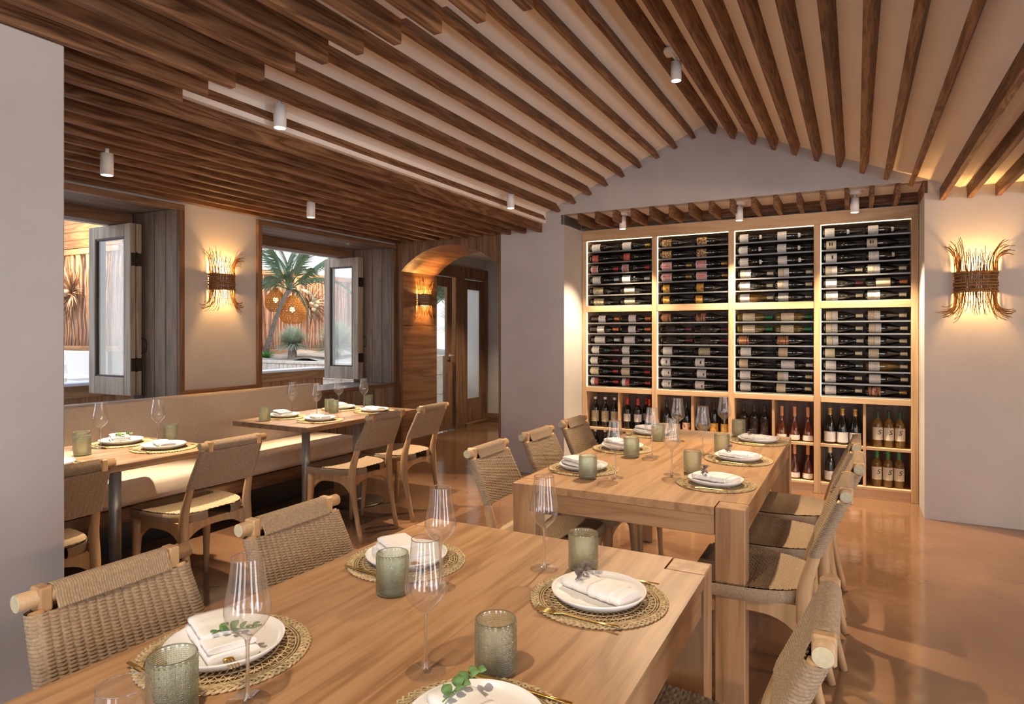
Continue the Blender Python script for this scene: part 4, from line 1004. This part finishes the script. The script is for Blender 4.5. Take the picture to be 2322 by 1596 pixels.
# stick fences
def fence(name, n, axis, a0, a1, c0, z0, z1, label, seed):
    r_ = random.Random(seed); F = empty(name, (0, 0, 0)); tag(F, label, 'fence', 'stick fences round the courtyard')
    mb = MB(); N_ = int((a1 - a0) / .062)
    for k in range(N_):
        a = a0 + (a1 - a0) * (k + r_.random() * .8) / N_; pts = []; ph = r_.uniform(0, 6); am = r_.uniform(.01, .05); le = r_.uniform(-.12, .12)
        for q in range(7):
            t = q / 6; off = a + am * math.sin(ph + t * 5) + le * t; o2 = c0 + r_.uniform(-.02, .02)
            pts.append((off, o2, z0 + (z1 - z0) * t) if axis == 'X' else (o2, off, z0 + (z1 - z0) * t))
        mb.tube(pts, r_.uniform(.012, .026), 5)
    stuff(mb.build('sticks', stick_m, F))
    for zc in (z0 - .02, z1 + .02):
        b_ = MB()
        if axis == 'X': b_.box(a0, a1, c0 - .05, c0 + .05, zc - .05, zc + .05, 0, .006)
        else: b_.box(c0 - .05, c0 + .05, a0, a1, zc - .05, zc + .05, 0, .006)
        b_.build('rail', cedar[axis], F)
    return F
fence('stick_fence', 1, 'X', -15, -11.06, 6.55, 1.12, 2.82, 'stick fence seen through the left window, behind the dried bouquet', 21)
fence('stick_fence', 2, 'Y', 6.62, 13.5, -11.0, 1.00, 2.64, 'stick fence seen through the right window, behind the palm', 22)
wc = MB().box(-15, -11.2, 6.68, 6.8, -.06, 4.6).box(-11.25, -11.12, 6.8, 13.6, -.06, 2.75); struct(wc.build('wall_courtyard', clay))
wcy = bpy.data.objects['wall_courtyard']
for k in range(11): bx('plank', cedar['X'], wcy, -15, -11.15, 6.62, 6.68, 2.93 + .15 * k, 2.93 + .15 * k + .145, .004)
# white sofa and table out there
so = empty('outdoor_sofa', (-12.2, 6.0, -.06)); tag(so, 'white outdoor sofa under the stick fence, seen through the left window', 'sofa')
bx('backrest', whitewash, so, -2.4, 1.0, .18, .42, .45, 1.13, .03); bx('seat', whitewash, so, -2.4, 1.0, -.5, .18, .2, .5, .03); bx('base', cedar['X'], so, -2.4, 1.0, -.45, .4, 0, .2)
for k, (x, y) in enumerate([(-8.55, 4.35), (-10.2, 5.1)]):
    t = empty('patio_table', (x, y, -.06)); tag(t, ['pale patio table just outside the left window', 'pale patio table before the white sofa'][k], 'table', 'patio tables')
    bx('table_top', whitewash, t, -.7, .7, -.4, .4, .78, .815, .005); bx('pedestal', steel, t, -.05, .05, -.05, .05, .02, .78); bx('foot_plate', steel, t, -.25, .25, -.25, .25, 0, .02)
o = empty('wine_glass', (-8.28, 4.22, .7555)); tag(o, 'wine glass on the patio table outside the left window', 'wine glass')
for n_, me in (('bowl', goblet_bowl), ('stem', goblet_stem), ('foot', goblet_foot)): inst(n_, me, o)
tag(inst('tumbler', tumbler_me, None, (-8.1, 4.12, .7555)), 'tumbler on the patio table outside the left window', 'tumbler')
# palm
def frond(L, n, droop, seed):
    r_ = random.Random(seed); mb = MB(); P = [(L * t, 0, L * (.42 * t - droop * t * t)) for t in [q / 14 for q in range(15)]]
    mb.tube(P, [.014 * (1 - .8 * q / 14) for q in range(15)], 5)
    for k in range(n):
        t = .12 + .86 * k / (n - 1); f = t * 14; i = min(13, int(f)); u = f - i
        p = [P[i][c_] * (1 - u) + P[i + 1][c_] * u for c_ in range(3)]
        l = L * .36 * math.sin(PI * (.15 + .80 * t)) ** .7
        for s in (-1, 1):
            a = .85 - .35 * t; dx, dy, w_ = l * math.cos(a), s * l * math.sin(a), .018
            dzz = -.25 * l + r_.uniform(-.04, .04); up = .10 * l
            mb.add([(p[0], p[1], p[2]), (p[0] + dx * .5 + w_, p[1] + dy * .5, p[2] + up), (p[0] + dx, p[1] + dy, p[2] + dzz), (p[0] + dx * .5 - w_, p[1] + dy * .5, p[2] + up - .004)], [(0, 1, 2, 3)])
    return mb.mesh('frond', palm_leaf)
fm = [frond(1.25, 44, .50, 1), frond(1.05, 40, .85, 2), frond(1.35, 46, .28, 3)]
pa = empty('palm_tree', (-10.4, 9.0, .95)); tag(pa, 'leaning palm with grey ringed trunk outside the right window', 'palm')
tp = [(0, 0, 0), (.18, -.03, .33), (.38, -.08, .68), (.60, -.14, .98), (.88, -.2, 1.25)]
MB().tube(tp, [.07, .05, .042, .04, .05], 10).build('trunk', palm_trunk, pa)
for k in range(12): MB().lathe([(.050 - .0008 * k, 0), (.060 - .0008 * k, .008), (.050 - .0008 * k, .016)], 10, (.015 + .022 * k * (1 + .01 * k), -.003 * k, .05 + .046 * k)).build('trunk_ring', palm_trunk, pa)
for k in range(12):
    inst('frond', fm[k % 3], pa, (.88, -.2, 1.25), (prnd.uniform(-.25, .25), prnd.uniform(-.75, .10) if k % 3 else prnd.uniform(-1.1, -.7), 2 * PI * k / 12 + prnd.uniform(-.2, .2)))
pa2 = empty('palm_tree', (-7.25, 10.3, .93)); tag(pa2, 'short palm seen through the passage door glass', 'palm')
MB().tube([(0, 0, 0), (.02, 0, .5), (0, .02, .95)], [.07, .06, .06], 10).build('trunk', palm_trunk, pa2)
for k in range(14): inst('frond', fm[k % 3], pa2, (0, .02, .95), (prnd.uniform(-.25, .25), prnd.uniform(-1.0, .1), 2 * PI * k / 14 + prnd.uniform(-.2, .2)))
def tuft(loc, R, n, trunk, mat, label, seed, flat=.0):
    r_ = random.Random(seed); o = empty('ornamental_grass', loc); tag(o, label, 'plant')
    mb = MB()
    for k in range(n):
        th = r_.uniform(0, 2 * PI); el = math.asin(r_.uniform(-.25 + flat * .3, 1.0 - flat * .35)); L = R * r_.uniform(.8, 1.08); d = Vector((math.cos(th) * math.cos(el), math.sin(th) * math.cos(el), math.sin(el)))
        sd = d.cross(Vector((0, 0, 1))); sd = sd.normalized() * .0034 if sd.length > .01 else Vector((.0034, 0, 0))
        b0 = Vector((0, 0, trunk)); md = b0 + d * L * .55; e = b0 + d * L - Vector((0, 0, L * .10))
        mb.add([b0 - sd, b0 + sd, md + sd, e, md - sd], [(0, 1, 2, 4), (4, 2, 3)])
    stuff(mb.build('blades', mat, o))
    if trunk > .02: MB().lathe([(.085, 0), (.075, trunk * .5), (.085, trunk)], 14, (0, 0, 0), cap1=True).build('trunk', palm_trunk, o)
    return o
tuft((-9.05, 8.45, .90), .42, 2600, .27, tuft_m, 'round blue-green grass tree on a stubby trunk, outside the right window', 31)
tuft((-8.55, 9.05, .93), .60, 2600, .20, tuft_m, 'wide blue-green grass clump beside the open right window leaf', 32)
tuft((-9.75, 8.45, .90), .34, 350, .0, fern_m, 'bright green low fern at the palm foot', 33, 1.0)
tuft((-6.3, 8.6, .92), .5, 600, .0, fern_m, 'green plant seen through the passage door glass', 34, .3)
tuft((-6.0, 9.3, .92), .8, 700, .6, tuft_m, 'tall grey-green plant seen through the passage door glass', 35, .0)
def lantern(loc, R, H, label, seed):
    o = empty('cane_lantern', loc); tag(o, label, 'lantern', 'woven cane lanterns in the courtyard')
    mb = MB(); n = 44
    pr = lambda t: R * (math.sin(PI * (.10 + .86 * t)) ** .75) * (1.15 - .45 * t)
    for s in (1, -1):
        for k in range(n // 2):
            mb.tube([(pr(t) * math.cos(2 * PI * (2 * k / n) + s * t * 2.2), pr(t) * math.sin(2 * PI * (2 * k / n) + s * t * 2.2), -H / 2 + H * t) for t in [q / 10 for q in range(11)]], .0055, 4)
    for t in [q / 12 for q in range(13)]: mb.tube([(pr(t) * math.cos(a), pr(t) * math.sin(a), -H / 2 + H * t) for a in [2 * PI * k / 24 for k in range(24)]], .006, 4, closed=True)
    stuff(mb.build('cane_shade', cane, o))
    MB().lathe([(0, -.06), (.045, -.03), (.055, .01), (.03, .05), (0, .06)], 14).build('bulb', bulb_m, o)
    MB().cyl((0, 0, H / 2), (0, 0, H / 2 + 1.4), .006, None, 6).build('hanging_cord', blacksteel, o)
    point('lantern_light', (loc[0], loc[1], loc[2]), 75, AMBER, .05)
lantern((-10.5, 9.36, 2.06), .22, .48, 'glowing cane lantern left of the palm trunk', 1)
lantern((-10.4, 9.71, 1.87), .29, .58, 'larger glowing cane lantern right of the palm trunk', 2)
lantern((-6.62, 9.35, 1.72), .10, .22, 'small glowing cane lantern seen through the passage door glass', 3)
def bouquet(loc, R, label, seed, face):
    r_ = random.Random(seed); o = empty('dried_bouquet', loc); tag(o, label, 'dried flowers', 'dried bouquets on the fences')
    a_ = MB(); b_ = MB()
    for k in range(150):
        th = r_.uniform(0, 2 * PI); L = R * r_.uniform(.55, 1.1); out = r_.uniform(.05, .5)
        d = Vector((math.cos(th), 0, math.sin(th))) * L
        e = Vector((d.x, -out * L, d.z)) if face == 'Y' else Vector((out * L, d.x, d.z))
        m_ = e * .5 + Vector((0, 0, .06 * L))
        (a_ if k % 7 else b_).tube([(0, 0, 0), m_, e], [.006, .008 if k % 7 else .014, .003], 4)
    stuff(a_.build('stems', dried, o)); stuff(b_.build('plumes', pampas, o))
    for k in range(4): MB().lathe([(0, -.045), (.04, -.03), (.055, 0), (.04, .03), (0, .045)], 10, (r_.uniform(-.15, .15), -.12, r_.uniform(-.2, .15)) if face == 'Y' else (.12, r_.uniform(-.15, .15), r_.uniform(-.2, .15))).build('seed_head', pampas, o)
bouquet((-12.5, 6.515, 2.08), .50, 'big dried bouquet on the stick fence, seen through the left window', 41, 'Y')
bouquet((-10.965, 10.75, 2.02), .50, 'big dried bouquet on the stick fence behind the grass tree', 42, 'X')
point('courtyard_fill_light', (-6.3, 7.3, 1.9), 40, (1.0, .74, .42), .08)  # added lights without fixtures, brighten the garden wall and the fences
point('courtyard_fill_light', (-10.1, 10.4, 2.9), 70, (1.0, .70, .42), .1)
point('courtyard_fill_light', (-12.0, 5.9, 2.9), 60, (1.0, .70, .42), .1)
